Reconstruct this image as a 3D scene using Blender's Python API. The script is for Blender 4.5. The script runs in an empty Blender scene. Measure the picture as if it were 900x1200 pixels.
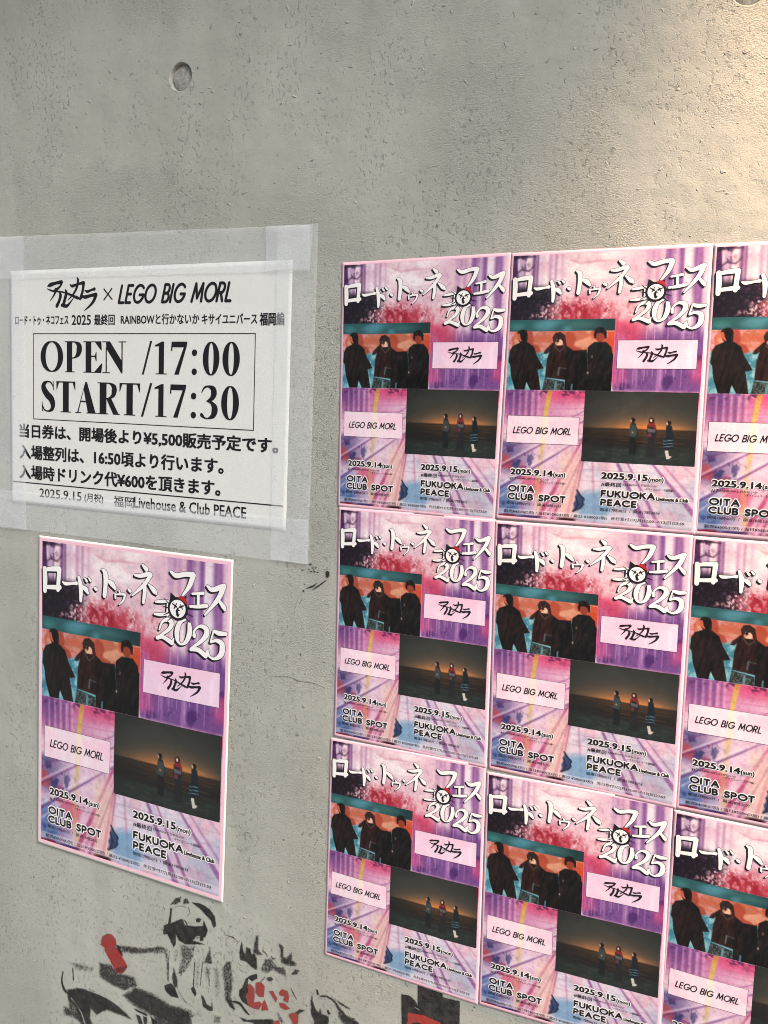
import bpy, math, random
import numpy as np
from mathutils import Vector, Euler
from mathutils.geometry import tessellate_polygon

scene = bpy.context.scene
COL = scene.collection
R = math.radians
random.seed(7)

# ------------------------------------------------------------------ camera
F_PX = 1036.49                                    # focal length in px of a 900x1200 frame
cam_d = bpy.data.cameras.new('camera')
cam = bpy.data.objects.new('camera', cam_d)
COL.objects.link(cam)
cam.location = (.44738, -.83708, -.15833)
cam.rotation_euler = Euler((R(83.9753), R(-1.8002), R(25.3095)), 'XYZ')
cam_d.sensor_fit = 'VERTICAL'
cam_d.sensor_height = 36.0
cam_d.lens = 36.0 * F_PX / 1200.0
cam_d.clip_start = .01
cam_d.clip_end = 500
scene.camera = cam

# ------------------------------------------------------------------ light
SUN_EL, SUN_AZ = R(42), R(58)                     # azimuth: towards +x from straight in front of the wall
world = bpy.data.worlds.new('World')
scene.world = world
world.use_nodes = True
wn = world.node_tree
bg = wn.nodes['Background']
sky = wn.nodes.new('ShaderNodeTexSky')
sky.sky_type = 'NISHITA'
sky.sun_disc = False
sky.sun_elevation = SUN_EL
sky.sun_rotation = math.pi - SUN_AZ
sky.air_density = 1.0
sky.dust_density = 6.0
sky.ozone_density = 1.0
wn.links.new(sky.outputs[0], bg.inputs[0])
bg.inputs[1].default_value = .14

sun_d = bpy.data.lights.new('sun', 'SUN')
sun_d.energy = 3.0
sun_d.angle = R(24)
sun_d.color = (1.0, .99, .965)
sun = bpy.data.objects.new('sun', sun_d)
COL.objects.link(sun)
sd = Vector((math.cos(SUN_EL) * math.sin(SUN_AZ), -math.cos(SUN_EL) * math.cos(SUN_AZ), math.sin(SUN_EL)))
sun.rotation_euler = sd.to_track_quat('Z', 'Y').to_euler()
sun.location = sd * 3

# the warm downlight under the added soffit, up on the right
spot_d = bpy.data.lights.new('warm_downlight', 'SPOT')
spot_d.energy = 205
spot_d.color = (1.0, .61, .34)
spot_d.spot_size = R(66)
spot_d.spot_blend = 1.0
spot_d.shadow_soft_size = .05
spot = bpy.data.objects.new('warm_downlight', spot_d)
COL.objects.link(spot)
spot.location = (.72, -.20, .835)
spot.rotation_euler = (Vector((.72, -.20, .835)) - Vector((.68, 0, .18))).to_track_quat('Z', 'Y').to_euler()

scene.view_settings.view_transform = 'Standard'
scene.view_settings.look = 'None'
scene.view_settings.gamma = 1
scene.cycles.filter_width = 1.0
scene.cycles.use_denoising = True
scene.view_settings.exposure = 0.2

# ------------------------------------------------------------------ general helpers
def back(x, y, h=0.0):
    """pixel of the 900x1200 photograph -> (x, z) on the plane y = -h of the wall"""
    M = cam.rotation_euler.to_matrix()
    d = M @ Vector(((x - 450) / F_PX, -(y - 600) / F_PX, -1))
    t = -(cam.location.y + h) / d.y
    q = cam.location + d * t
    return np.array((q.x, q.z))

def lin(c):
    c = np.asarray(c, float) / 255.0
    return np.where(c <= .04045, c / 12.92, ((c + .055) / 1.055) ** 2.4)

def tag(o, label=None, cat=None, group=None, kind=None):
    if label: o['label'] = label
    if cat: o['category'] = cat
    if group: o['group'] = group
    if kind: o['kind'] = kind
    return o

def empty(name, loc):
    o = bpy.data.objects.new(name, None)
    o.empty_display_size = .05
    o.location = loc
    COL.objects.link(o)
    return o

def mesh_obj(name, verts, faces, mat, parent=None, loc=(0, 0, 0), colors=None, smooth=False, attr='print'):
    me = bpy.data.meshes.new(name)
    verts = np.asarray(verts, np.float32)
    if isinstance(faces, np.ndarray) and faces.ndim == 2:
        nf, k = faces.shape
        me.vertices.add(len(verts)); me.vertices.foreach_set('co', verts.ravel())
        me.loops.add(nf * k); me.loops.foreach_set('vertex_index', faces.ravel().astype(np.int32))
        me.polygons.add(nf)
        me.polygons.foreach_set('loop_start', np.arange(0, nf * k, k, dtype=np.int32))
        me.polygons.foreach_set('loop_total', np.full(nf, k, np.int32))
        me.update(calc_edges=True)
    else:
        me.from_pydata([tuple(map(float, v)) for v in verts], [], [tuple(map(int, f)) for f in faces])
        me.update()
    if colors is not None:
        a = me.color_attributes.new(attr, 'FLOAT_COLOR', 'POINT')
        c = np.ones((len(verts), 4), np.float32)
        c[:, :colors.shape[1]] = colors
        a.data.foreach_set('color', c.ravel())
    if smooth:
        me.polygons.foreach_set('use_smooth', np.ones(len(me.polygons), bool))
    me.materials.append(mat)
    o = bpy.data.objects.new(name, me)
    COL.objects.link(o)
    if parent is not None:
        o.parent = parent
    else:
        o.location = loc
    return o

# ------------------------------------------------------------------ node helpers
def new_mat(name):
    m = bpy.data.materials.new(name)
    m.use_nodes = True
    nt = m.node_tree
    return m, nt, nt.nodes['Principled BSDF']

def nd(nt, t, **kw):
    n = nt.nodes.new(t)
    for k, v in kw.items():
        if k.startswith('i_'):
            key = k[2:]
            n.inputs[int(key) if key.isdigit() else key].default_value = v
        else:
            setattr(n, k, v)
    return n

def math_n(nt, op, a, b=None, clamp=False):
    n = nt.nodes.new('ShaderNodeMath'); n.operation = op; n.use_clamp = clamp
    for i, v in enumerate((a, b)):
        if v is None: continue
        if hasattr(v, 'is_output'): nt.links.new(v, n.inputs[i])
        else: n.inputs[i].default_value = v
    return n.outputs[0]

def mapr(nt, v, a, b, c=0., d=1., smooth=True):
    n = nt.nodes.new('ShaderNodeMapRange')
    n.interpolation_type = 'SMOOTHSTEP' if smooth else 'LINEAR'
    nt.links.new(v, n.inputs[0])
    for i, q in enumerate((a, b, c, d)): n.inputs[i + 1].default_value = q
    return n.outputs[0]

def noise_n(nt, vec, scale, detail=2., rough=.5, dist=0.):
    n = nt.nodes.new('ShaderNodeTexNoise')
    nt.links.new(vec, n.inputs['Vector'])
    n.inputs['Scale'].default_value = scale
    n.inputs['Detail'].default_value = detail
    n.inputs['Roughness'].default_value = rough
    n.inputs['Distortion'].default_value = dist
    return n.outputs[0]

def mapping_n(nt, vec, scale=(1, 1, 1), rot=(0, 0, 0), loc=(0, 0, 0)):
    n = nt.nodes.new('ShaderNodeMapping')
    nt.links.new(vec, n.inputs[0])
    n.inputs['Scale'].default_value = scale
    n.inputs['Rotation'].default_value = rot
    n.inputs['Location'].default_value = loc
    return n.outputs[0]

def mixc(nt, fac, a, b, mode='MIX'):
    n = nt.nodes.new('ShaderNodeMix'); n.data_type = 'RGBA'; n.blend_type = mode
    for i, v in ((0, fac), (6, a), (7, b)):
        if hasattr(v, 'is_output'): nt.links.new(v, n.inputs[i])
        else:
            n.inputs[i].default_value = v if not isinstance(v, tuple) or len(v) == 4 else (*v, 1)
    return n.outputs[2]

# ------------------------------------------------------------------ materials
def concrete_material():
    m, nt, b = new_mat('concrete')
    geo = nd(nt, 'ShaderNodeNewGeometry').outputs['Position']
    # flecks: small dark smears that cluster, mostly upright
    v1 = mapping_n(nt, geo, (1.0, 1, .72), (0, R(14), 0))
    f1 = mapr(nt, noise_n(nt, v1, 235, 2.8, .62, .45), .550, .625)
    c1 = mapr(nt, noise_n(nt, mapping_n(nt, geo, (1, 1, .5)), 13, 4, .65), .42, .62, .12, 1.)
    f2 = mapr(nt, noise_n(nt, mapping_n(nt, geo, (1, 1, .8), (0, R(-25), 0), (3, 0, 1)), 300, 2, .6, .2), .59, .66)
    c2 = mapr(nt, noise_n(nt, mapping_n(nt, geo, loc=(5, 2, 3)), 9, 3, .6), .47, .62)
    fl = math_n(nt, 'ADD', math_n(nt, 'MULTIPLY', f1, c1), math_n(nt, 'MULTIPLY', math_n(nt, 'MULTIPLY', f2, c2), .45), True)
    big = noise_n(nt, geo, 4.5, 4, .6)
    base = mixc(nt, mapr(nt, big, .3, .7), (.328, .342, .308), (.392, .404, .368))
    streak = mapr(nt, noise_n(nt, mapping_n(nt, geo, (1, 1, .16)), 16, 4, .6), .45, .68)
    base = mixc(nt, math_n(nt, 'MULTIPLY', streak, .22), base, (.25, .26, .225))
    cloudy = mapr(nt, noise_n(nt, mapping_n(nt, geo, loc=(1, 7, 2)), 26, 3, .6), .58, .72)
    base = mixc(nt, math_n(nt, 'MULTIPLY', cloudy, .18), base, (.47, .47, .43))
    fine = noise_n(nt, geo, 700, 2, .6)
    base = mixc(nt, mapr(nt, fine, .3, .7, 0, .16), base, (.25, .25, .22))
    col = mixc(nt, math_n(nt, 'MULTIPLY', fl, .54), base, (.165, .175, .15))
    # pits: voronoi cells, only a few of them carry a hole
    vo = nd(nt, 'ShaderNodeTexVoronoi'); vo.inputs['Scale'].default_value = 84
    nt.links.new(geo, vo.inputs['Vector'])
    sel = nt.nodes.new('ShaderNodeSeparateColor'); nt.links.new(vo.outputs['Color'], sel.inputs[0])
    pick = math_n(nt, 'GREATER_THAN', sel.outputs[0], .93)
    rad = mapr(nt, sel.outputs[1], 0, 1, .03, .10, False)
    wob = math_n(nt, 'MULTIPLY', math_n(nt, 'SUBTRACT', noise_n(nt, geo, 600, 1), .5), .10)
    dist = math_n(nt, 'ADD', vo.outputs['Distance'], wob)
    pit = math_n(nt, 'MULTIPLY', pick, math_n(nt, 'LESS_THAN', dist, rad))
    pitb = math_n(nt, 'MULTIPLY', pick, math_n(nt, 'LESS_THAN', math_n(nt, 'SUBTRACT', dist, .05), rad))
    col = mixc(nt, math_n(nt, 'MULTIPLY', pit, .8), col, (.055, .055, .048))  # shade inside the pits, put into the base colour
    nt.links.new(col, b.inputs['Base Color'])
    b.inputs['Roughness'].default_value = .62
    b.inputs['Specular IOR Level'].default_value = .35
    # relief: brushed paint ridges in patches, fine grain, chips
    ridg = noise_n(nt, mapping_n(nt, geo, (1, 1, 2.1), (0, R(-34), 0)), 330, 3, .62, 1.3)
    rmask = mapr(nt, noise_n(nt, mapping_n(nt, geo, loc=(2, 9, 4)), 5.5, 2, .5), .42, .62, .10, 1.)
    chips = mapr(nt, noise_n(nt, mapping_n(nt, geo, (1, 1, 1.4), (0, R(-38), 0), (8, 1, 1)), 120, 1, .5, .5), .70, .745)
    # small torn blisters in the paint that catch the light
    vb = nd(nt, 'ShaderNodeTexVoronoi'); vb.inputs['Scale'].default_value = 46
    wv = nt.nodes.new('ShaderNodeVectorMath'); wv.operation = 'MULTIPLY_ADD'
    nz = nt.nodes.new('ShaderNodeTexNoise'); nz.inputs['Scale'].default_value = 260; nt.links.new(geo, nz.inputs['Vector'])
    nt.links.new(nz.outputs['Color'], wv.inputs[0]); wv.inputs[1].default_value = (.008, .008, .008)
    nt.links.new(mapping_n(nt, geo, (1, 1, 1.5), (0, R(-32), 0)), wv.inputs[2])
    nt.links.new(wv.outputs[0], vb.inputs['Vector'])
    sb = nt.nodes.new('ShaderNodeSeparateColor'); nt.links.new(vb.outputs['Color'], sb.inputs[0])
    blis = math_n(nt, 'MULTIPLY', math_n(nt, 'GREATER_THAN', sb.outputs[1], .84), mapr(nt, vb.outputs['Distance'], .07, .17, 1., 0.))
    h = math_n(nt, 'MULTIPLY', math_n(nt, 'MULTIPLY', ridg, rmask), .65)
    h = math_n(nt, 'SUBTRACT', h, math_n(nt, 'MULTIPLY', blis, 1.2))
    h = math_n(nt, 'ADD', h, math_n(nt, 'MULTIPLY', fine, .11))
    h = math_n(nt, 'ADD', h, math_n(nt, 'MULTIPLY', noise_n(nt, geo, 30, 2, .5), .8))
    h = math_n(nt, 'ADD', h, math_n(nt, 'MULTIPLY', chips, .55))
    h = math_n(nt, 'SUBTRACT', h, math_n(nt, 'MULTIPLY', fl, .12))
    h = math_n(nt, 'SUBTRACT', h, math_n(nt, 'MULTIPLY', pitb, 1.3))
    bp = nd(nt, 'ShaderNodeBump'); bp.inputs['Strength'].default_value = .9
    bp.inputs['Distance'].default_value = .0024
    nt.links.new(h, bp.inputs['Height'])
    nt.links.new(bp.outputs[0], b.inputs['Normal'])
    return m

def plug_material():
    m, nt, b = new_mat('grey_mortar')
    geo = nd(nt, 'ShaderNodeNewGeometry').outputs['Position']
    n1 = noise_n(nt, geo, 420, 3, .6)
    nt.links.new(mixc(nt, mapr(nt, n1, .35, .65), (.21, .215, .21), (.31, .315, .30)), b.inputs['Base Color'])
    b.inputs['Roughness'].default_value = .9
    bp = nd(nt, 'ShaderNodeBump'); bp.inputs['Strength'].default_value = .8; bp.inputs['Distance'].default_value = .0008
    nt.links.new(n1, bp.inputs['Height']); nt.links.new(bp.outputs[0], b.inputs['Normal'])
    return m

def print_material(name, gloss=.32, color=None, attr='print', bump=.8, coat=.60):
    m, nt, b = new_mat(name)
    geo = nd(nt, 'ShaderNodeNewGeometry').outputs['Position']
    if color is None:
        at = nd(nt, 'ShaderNodeAttribute'); at.attribute_name = attr
        src = at.outputs['Color']
    else:
        rgb = nd(nt, 'ShaderNodeRGB'); rgb.outputs[0].default_value = (*color, 1)
        src = rgb.outputs[0]
    g = noise_n(nt, geo, 900, 1, .5)
    src = mixc(nt, mapr(nt, g, .3, .7, 0, .5), src, (.80, .80, .80), 'MULTIPLY')
    nt.links.new(src, b.inputs['Base Color'])
    b.inputs['Roughness'].default_value = gloss
    b.inputs['Specular IOR Level'].default_value = .22
    b.inputs['Coat Weight'].default_value = coat
    b.inputs['Coat Roughness'].default_value = .12
    bp = nd(nt, 'ShaderNodeBump'); bp.inputs['Strength'].default_value = bump; bp.inputs['Distance'].default_value = .0012
    nt.links.new(noise_n(nt, geo, 17, 3, .5), bp.inputs['Height'])
    nt.links.new(bp.outputs[0], b.inputs['Normal'])
    nt.links.new(bp.outputs[0], b.inputs['Coat Normal'])
    return m

def tape_material():
    m, nt, b = new_mat('frosted_tape')
    geo = nd(nt, 'ShaderNodeNewGeometry').outputs['Position']
    weave = noise_n(nt, mapping_n(nt, geo, (.06, 1, 1)), 1100, 1, .5)
    cloud = noise_n(nt, geo, 38, 4, .65)
    b.inputs['Base Color'].default_value = (.82, .87, .90, 1)
    b.inputs['Roughness'].default_value = .5
    op = math_n(nt, 'ADD', mapr(nt, cloud, .3, .7, .20, .27), mapr(nt, weave, .3, .7, -.015, .02), True)
    nt.links.new(op, b.inputs['Alpha'])
    bp = nd(nt, 'ShaderNodeBump'); bp.inputs['Strength'].default_value = .4; bp.inputs['Distance'].default_value = .0006
    hh = math_n(nt, 'ADD', math_n(nt, 'MULTIPLY', weave, .25), math_n(nt, 'MULTIPLY', cloud, 1.5))
    nt.links.new(hh, bp.inputs['Height']); nt.links.new(bp.outputs[0], b.inputs['Normal'])
    return m

def paint_material(name, attr='paint', col=None):
    """sprayed paint: the 'paint' attribute holds the cover in its alpha; the wall shows through the speckle"""
    m, nt, b = new_mat(name)
    geo = nd(nt, 'ShaderNodeNewGeometry').outputs['Position']
    at = nd(nt, 'ShaderNodeAttribute'); at.attribute_name = attr
    n1 = noise_n(nt, geo, 430, 3, .75)
    n2 = noise_n(nt, geo, 90, 3, .6)
    n = math_n(nt, 'ADD', math_n(nt, 'MULTIPLY', n1, .7), math_n(nt, 'MULTIPLY', n2, .3))
    k = math_n(nt, 'ADD', at.outputs['Alpha'], math_n(nt, 'MULTIPLY', math_n(nt, 'SUBTRACT', n, .5), 2.7))
    a = mapr(nt, k, .06, .74, 0., 1., False)
    edge = mapr(nt, at.outputs['Alpha'], .04, .3)
    nt.links.new(math_n(nt, 'MULTIPLY', math_n(nt, 'MULTIPLY', a, edge), .90), b.inputs['Alpha'])
    src = mixc(nt, mapr(nt, n2, .35, .7, 0, .35), at.outputs['Color'], (.10, .09, .085))
    nt.links.new(src, b.inputs['Base Color'])
    b.inputs['Roughness'].default_value = .55
    bp = nd(nt, 'ShaderNodeBump'); bp.inputs['Strength'].default_value = .7; bp.inputs['Distance'].default_value = .001
    nt.links.new(noise_n(nt, geo, 190, 3, .6, 1.1), bp.inputs['Height']); nt.links.new(bp.outputs[0], b.inputs['Normal'])
    return m

def plain_noise_material(name, a, b2, scale, rough=.8, bump=.3):
    m, nt, b = new_mat(name)
    geo = nd(nt, 'ShaderNodeNewGeometry').outputs['Position']
    n = noise_n(nt, geo, scale, 4, .6)
    nt.links.new(mixc(nt, n, a, b2), b.inputs['Base Color'])
    b.inputs['Roughness'].default_value = rough
    bp = nd(nt, 'ShaderNodeBump'); bp.inputs['Strength'].default_value = bump; bp.inputs['Distance'].default_value = .002
    nt.links.new(n, bp.inputs['Height']); nt.links.new(bp.outputs[0], b.inputs['Normal'])
    return m

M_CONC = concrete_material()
M_PLUG = plug_material()
M_ART = print_material('glossy_print')
M_PINK = print_material('pink_margin_paper', color=tuple(lin((232, 188, 202))))
M_WHITEP = print_material('white_margin_paper', color=tuple(lin((228, 226, 222))))
M_NOTICE = print_material('office_paper', gloss=.5, color=(.64, .66, .645), bump=.7, coat=.0)
M_TONER = print_material('black_toner', gloss=.45, color=(.012, .012, .014), coat=.0)
M_INK = print_material('black_ink', color=(.010, .008, .011))
M_WHITE = print_material('white_ink', color=(.80, .79, .79))
M_RED = print_material('red_ink', color=tuple(lin((168, 36, 42))))
M_TAPE = tape_material()
M_PAINT = paint_material('sprayed_paint')

# ------------------------------------------------------------------ setting: ground, wall, added soffit
GROUND_Z = -1.62
v = [(-60, -60, GROUND_Z), (60, -60, GROUND_Z), (60, 30, GROUND_Z), (-60, 30, GROUND_Z)]
g = mesh_obj('ground', v, [(0, 1, 2, 3)], plain_noise_material('asphalt', (.10, .10, .10), (.17, .17, .165), 60))
tag(g, kind='structure')

WX0, WX1, WZ0, WZ1, WD = -3.2, 3.2, GROUND_Z - .05, 2.2, .22
HOLE_R = .0150
holes = [back(211.5, 90), back(211.5, 90) + np.array((.5945, -.0035))]

wall = empty('concrete_wall', (0, 0, 0))
tag(wall, 'pale grey painted concrete wall with round tie hole, pits and stencil graffiti', 'wall')
N = 40
def wall_face():
    outer = [Vector((WX0, 0, WZ0)), Vector((WX1, 0, WZ0)), Vector((WX1, 0, WZ1)), Vector((WX0, 0, WZ1))]
    loops = [outer]
    for hx, hz in holes:
        loops.append([Vector((hx + (HOLE_R + .0009) * math.cos(-2 * math.pi * i / N), 0, hz + (HOLE_R + .0009) * math.sin(-2 * math.pi * i / N))) for i in range(N)])
    # tessellate_polygon works in 2D well when z is up: swap axes
    flat = [[Vector((p.x, p.z, 0)) for p in lp] for lp in loops]
    tris = tessellate_polygon(flat)
    verts = [tuple(p) for lp in loops for p in lp]
    faces = []
    for t in tris:
        a, b, c = (Vector(verts[i]) for i in t)
        n = (b - a).cross(c - a)
        faces.append(tuple(t) if n.y < 0 else tuple(reversed(t)))
    base = 4
    for hi, (hx, hz) in enumerate(holes):
        ring0 = [base + hi * N + i for i in range(N)]
        prof = [(HOLE_R + .0001, .0009), (HOLE_R - .0006, .0050)]
        prev = ring0
        for r_, d_ in prof:
            cur = []
            for i in range(N):
                a = -2 * math.pi * i / N
                cur.append(len(verts))
                verts.append((hx + r_ * math.cos(a), d_, hz + r_ * math.sin(a)))
            for i in range(N):
                j = (i + 1) % N
                faces.append((prev[i], prev[j], cur[j], cur[i]))
            prev = cur
    # sides, top and back of the wall
    k = len(verts)
    verts += [(WX0, WD, WZ0), (WX1, WD, WZ0), (WX1, WD, WZ1), (WX0, WD, WZ1)]
    faces += [(k + 3, k + 2, k + 1, k), (0, 3, k + 3, k), (2, 1, k + 1, k + 2), (3, 2, k + 2, k + 3)]
    return verts, faces
vv, ff = wall_face()
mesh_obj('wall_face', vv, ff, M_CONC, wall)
for hx, hz in holes:
    vv = [(hx, .0036, hz)]
    for ring, (rr, dd) in enumerate(((.45, .0034), (.86, .0038), (1.0, .0050))):
        for i in range(N):
            a = 2 * math.pi * i / N
            q = rr * (HOLE_R - .0006) * (1 + .012 * math.sin(5 * a + hx * 9) * (ring < 2))
            vv.append((hx + q * math.cos(a), dd + .0004 * math.sin(3 * a + ring), hz + q * math.sin(a)))
    ff = [(0, 1 + i, 1 + (i + 1) % N) for i in range(N)]
    for ring in range(2):
        o = 1 + ring * N
        ff += [(o + i, o + N + i, o + N + (i + 1) % N, o + (i + 1) % N) for i in range(N)]
    mesh_obj('mortar_plug', vv, ff, M_PLUG, wall, smooth=True)

# unseen soffit slab added to keep the upper wall in shade, above the downlight
def box(x0, x1, y0, y1, z0, z1):
    v = [(x, y, z) for z in (z0, z1) for y in (y0, y1) for x in (x0, x1)]
    return v, [(0, 2, 3, 1), (4, 5, 7, 6), (0, 1, 5, 4), (2, 6, 7, 3), (0, 4, 6, 2), (1, 3, 7, 5)]
vv, ff = box(-3.2, 3.2, -.34, -.002, .86, 1.06)
so = mesh_obj('unseen_shade_soffit', vv, ff, plain_noise_material('shade_soffit_paint', (.30, .30, .28), (.36, .36, .34), 20))
tag(so, kind='structure')

# ------------------------------------------------------------------ 2D drawing kit
def catmull(pts, n=6, closed=False):
    p = np.asarray(pts, float)
    if len(p) == 2 and not closed:
        t = np.linspace(0, 1, 4)[:, None]
        return p[0] * (1 - t) + p[1] * t
    if closed:
        q = np.vstack([p[-1], p, p[0], p[1]])
    else:
        q = np.vstack([2 * p[0] - p[1], p, 2 * p[-1] - p[-2]])
    out = []
    for i in range(1, len(q) - 2):
        for k in range(n):
            t = k / n
            out.append(.5 * (2 * q[i] + (q[i + 1] - q[i - 1]) * t + (2 * q[i - 1] - 5 * q[i] + 4 * q[i + 1] - q[i + 2]) * t * t
                             + (3 * q[i] - q[i - 1] - 3 * q[i + 1] + q[i + 2]) * t ** 3))
    if not closed: out.append(q[-2])
    return np.array(out)

TEXT_CACHE = {}
def text_shape(s, bold):
    key = (s, bold)
    if key not in TEXT_CACHE:
        c = bpy.data.curves.new('t', 'FONT'); c.body = s; c.size = 1; c.resolution_u = 2; c.offset = bold
        o = bpy.data.objects.new('t', c); COL.objects.link(o)
        bpy.context.view_layer.update()
        me = o.evaluated_get(bpy.context.evaluated_depsgraph_get()).to_mesh()
        vs = np.array([tuple(q.co)[:2] for q in me.vertices]).reshape(-1, 2)
        fs = [tuple(p.vertices) for p in me.polygons]
        bpy.data.objects.remove(o); bpy.data.curves.remove(c)
        TEXT_CACHE[key] = (vs, fs)
    return TEXT_CACHE[key]

class Flat:
    """flat shapes in sheet units (x right, y down) plus a height in metres above the sheet"""
    def __init__(s): s.v, s.f, s.h = [], [], 0.
    def add(s, vs, fs, h=None):
        k = len(s.v); hh = s.h if h is None else h
        s.v += [(float(x), float(y), hh) for x, y in vs]
        s.f += [tuple(k + i for i in f) for f in fs]
        s.h += 1.6e-5
    def poly(s, pts, smooth=0):
        p = catmull(pts, smooth, True) if smooth else np.asarray(pts, float)
        t = tessellate_polygon([[Vector((x, y, 0)) for x, y in p]])
        s.add(p, t)
    def rect(s, x0, y0, x1, y1):
        n = max(1, int(max(x1 - x0, y1 - y0) / 2.5)); t = np.linspace(0, 1, n + 1)
        if x1 - x0 > y1 - y0: vs = [(x0 + (x1 - x0) * a, y) for y in (y0, y1) for a in t]
        else: vs = [(x, y0 + (y1 - y0) * a) for x in (x0, x1) for a in t]
        s.add(vs, [(i, i + 1, n + 2 + i, n + 1 + i) for i in range(n)])
    def stroke(s, pts, grow=0., dx=0., dy=0., n=6, cap=True, closed=False, line=False):
        p = np.asarray(pts, float)
        p = p if line else catmull(p, n, closed)
        xy, w = p[:, :2] + (dx, dy), np.maximum(p[:, 2] / 2 + grow, .01)
        if closed: tg = np.roll(xy, -1, 0) - np.roll(xy, 1, 0)
        else: tg = np.gradient(xy, axis=0)
        tg /= np.maximum(np.linalg.norm(tg, axis=1), 1e-9)[:, None]
        nm = np.stack([-tg[:, 1], tg[:, 0]], 1)
        L, Rr = xy + nm * w[:, None], xy - nm * w[:, None]
        m = len(xy)
        vs = list(L) + list(Rr); fs = [(i, i + 1, m + i + 1, m + i) for i in range(m - 1)]
        if closed: fs.append((m - 1, 0, m, 2 * m - 1))
        elif cap:
            for e, sg in ((0, -1), (m - 1, 1)):
                k = len(vs); a0 = math.atan2(tg[e, 1] * sg, tg[e, 0] * sg)
                ring = [xy[e] + w[e] * np.array((math.cos(a0 + a), math.sin(a0 + a))) for a in np.linspace(-1.1, 1.1, 5)]
                vs += ring
                i0, i1 = (e, m + e) if sg < 0 else (m + e, e)
                fs.append((i0, k, k + 1, k + 2, k + 3, k + 4, i1))
        s.add(vs, fs)
    def text(s, t, x0, y0, x1, y1, bold=.0, shear=0., halo=0.):
        """fit the ink of t in the box; y0 top, y1 bottom; bold and halo thicken it by shifted copies"""
        vs, fs = text_shape(t, 0.)
        if not len(vs): return
        lo, hi = vs.min(0), vs.max(0)
        q = (vs - lo) / (hi - lo)
        y = y1 + (y0 - y1) * q[:, 1]
        x = x0 + (x1 - x0) * q[:, 0] + shear * (y1 - y)
        r = (y1 - y0) * bold + halo
        if halo: dirs = [(math.cos(a), math.sin(a)) for a in np.linspace(0, 2 * math.pi, 8, False)]
        elif bold > .02: dirs = [(-1, -.6), (1, -.6), (-1, .6), (1, .6)]
        elif bold: dirs = [(-1, 0), (1, 0)]
        else: dirs = [(0, 0)]
        for dx, dy in dirs:
            s.add(np.stack([x + dx * r, y + dy * r], 1), fs)
    def arr(s): return np.array(s.v), s.f

def arc(cx, cy, rx, ry, a0, a1, n=14):
    return [(cx + rx * math.cos(R(a)), cy + ry * math.sin(R(a))) for a in np.linspace(a0, a1, n)]
# single-line alphabet, cap height 1, y down (0 top, 1 baseline): (advance, strokes)
MONO = {
 'L': (.50, [[(0, 0), (0, 1), (.46, 1)]]),
 'E': (.56, [[(.48, 0), (0, 0), (0, 1), (.48, 1)], [(0, .5), (.42, .5)]]),
 'F': (.54, [[(.48, 0), (0, 0), (0, 1)], [(0, .5), (.42, .5)]]),
 'G': (.98, [arc(.5, .5, .5, .5, -42, -350, 22) + [(.99, .56), (.58, .56)]]),
 'O': (1.02, [arc(.5, .5, .5, .5, 0, 360, 26)]),
 'C': (.90, [arc(.5, .5, .5, .5, -48, -312, 22)]),
 'B': (.60, [[(0, 0), (.22, 0)] + arc(.26, .25, .24, .25, -90, 90, 9) + [(0, .5)], [(0, .5), (.26, .5)] + arc(.3, .75, .26, .25, -90, 90, 9) + [(0, 1), (0, 0)]]),
 'I': (.12, [[(0, 0), (0, 1)]]),
 'M': (.98, [[(0, 1), (.12, 0), (.46, .82), (.80, 0), (.92, 1)]]),
 'R': (.64, [[(0, 1), (0, 0), (.24, 0)] + arc(.27, .27, .25, .27, -90, 90, 9) + [(0, .54)], [(.24, .54), (.52, 1)]]),
 'P': (.62, [[(0, 0), (.24, 0)] + arc(.27, .29, .29, .29, -90, 90, 9) + [(.14, .58)], [(0, .34), (0, 1)]]),
 'T': (.66, [[(0, 0), (.62, 0)], [(.31, 0), (.31, 1)]]),
 'A': (.84, [[(0, 1), (.40, 0), (.80, 1)], [(.20, .66), (.60, .66)]]),
 'U': (.74, [[(0, 0), (0, .66)] + arc(.33, .66, .33, .34, 180, 0, 10) + [(.66, 0)]]),
 'K': (.64, [[(0, 0), (0, 1)], [(.54, 0), (.04, .52)], [(.20, .38), (.58, 1)]]),
 'S': (.58, [[(.50, .12), (.38, .02), (.24, 0), (.08, .08), (.03, .25), (.12, .42), (.28, .5), (.44, .6), (.52, .76), (.44, .93), (.26, 1), (.10, .97), (0, .86)]]),
 ' ': (.42, []),
}
def mono(fl, s, x0, y0, x1, y1, w, shear=0., track=.20, grow=0.):
    tot = sum(MONO[c][0] + track for c in s) - track
    k = (x1 - x0) / tot; hh = y1 - y0; x = 0.
    for c in s:
        adv, st = MONO[c]
        for q in st:
            pts = [(x0 + (x + a) * k + shear * (1 - b) * hh, y0 + b * hh, w) for a, b in q]
            # split at sharp corners so that ribbons never fold over themselves
            seg = [pts[0]]
            for i in range(1, len(pts)):
                seg.append(pts[i])
                if i < len(pts) - 1:
                    a = np.array(pts[i][:2]) - pts[i - 1][:2]; b = np.array(pts[i + 1][:2]) - pts[i][:2]
                    if a @ b < .72 * np.linalg.norm(a) * np.linalg.norm(b) + 1e-12:
                        fl.stroke(seg, grow, line=True); seg = [pts[i]]
            fl.stroke(seg, grow, line=True)
        x += adv + track

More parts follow.
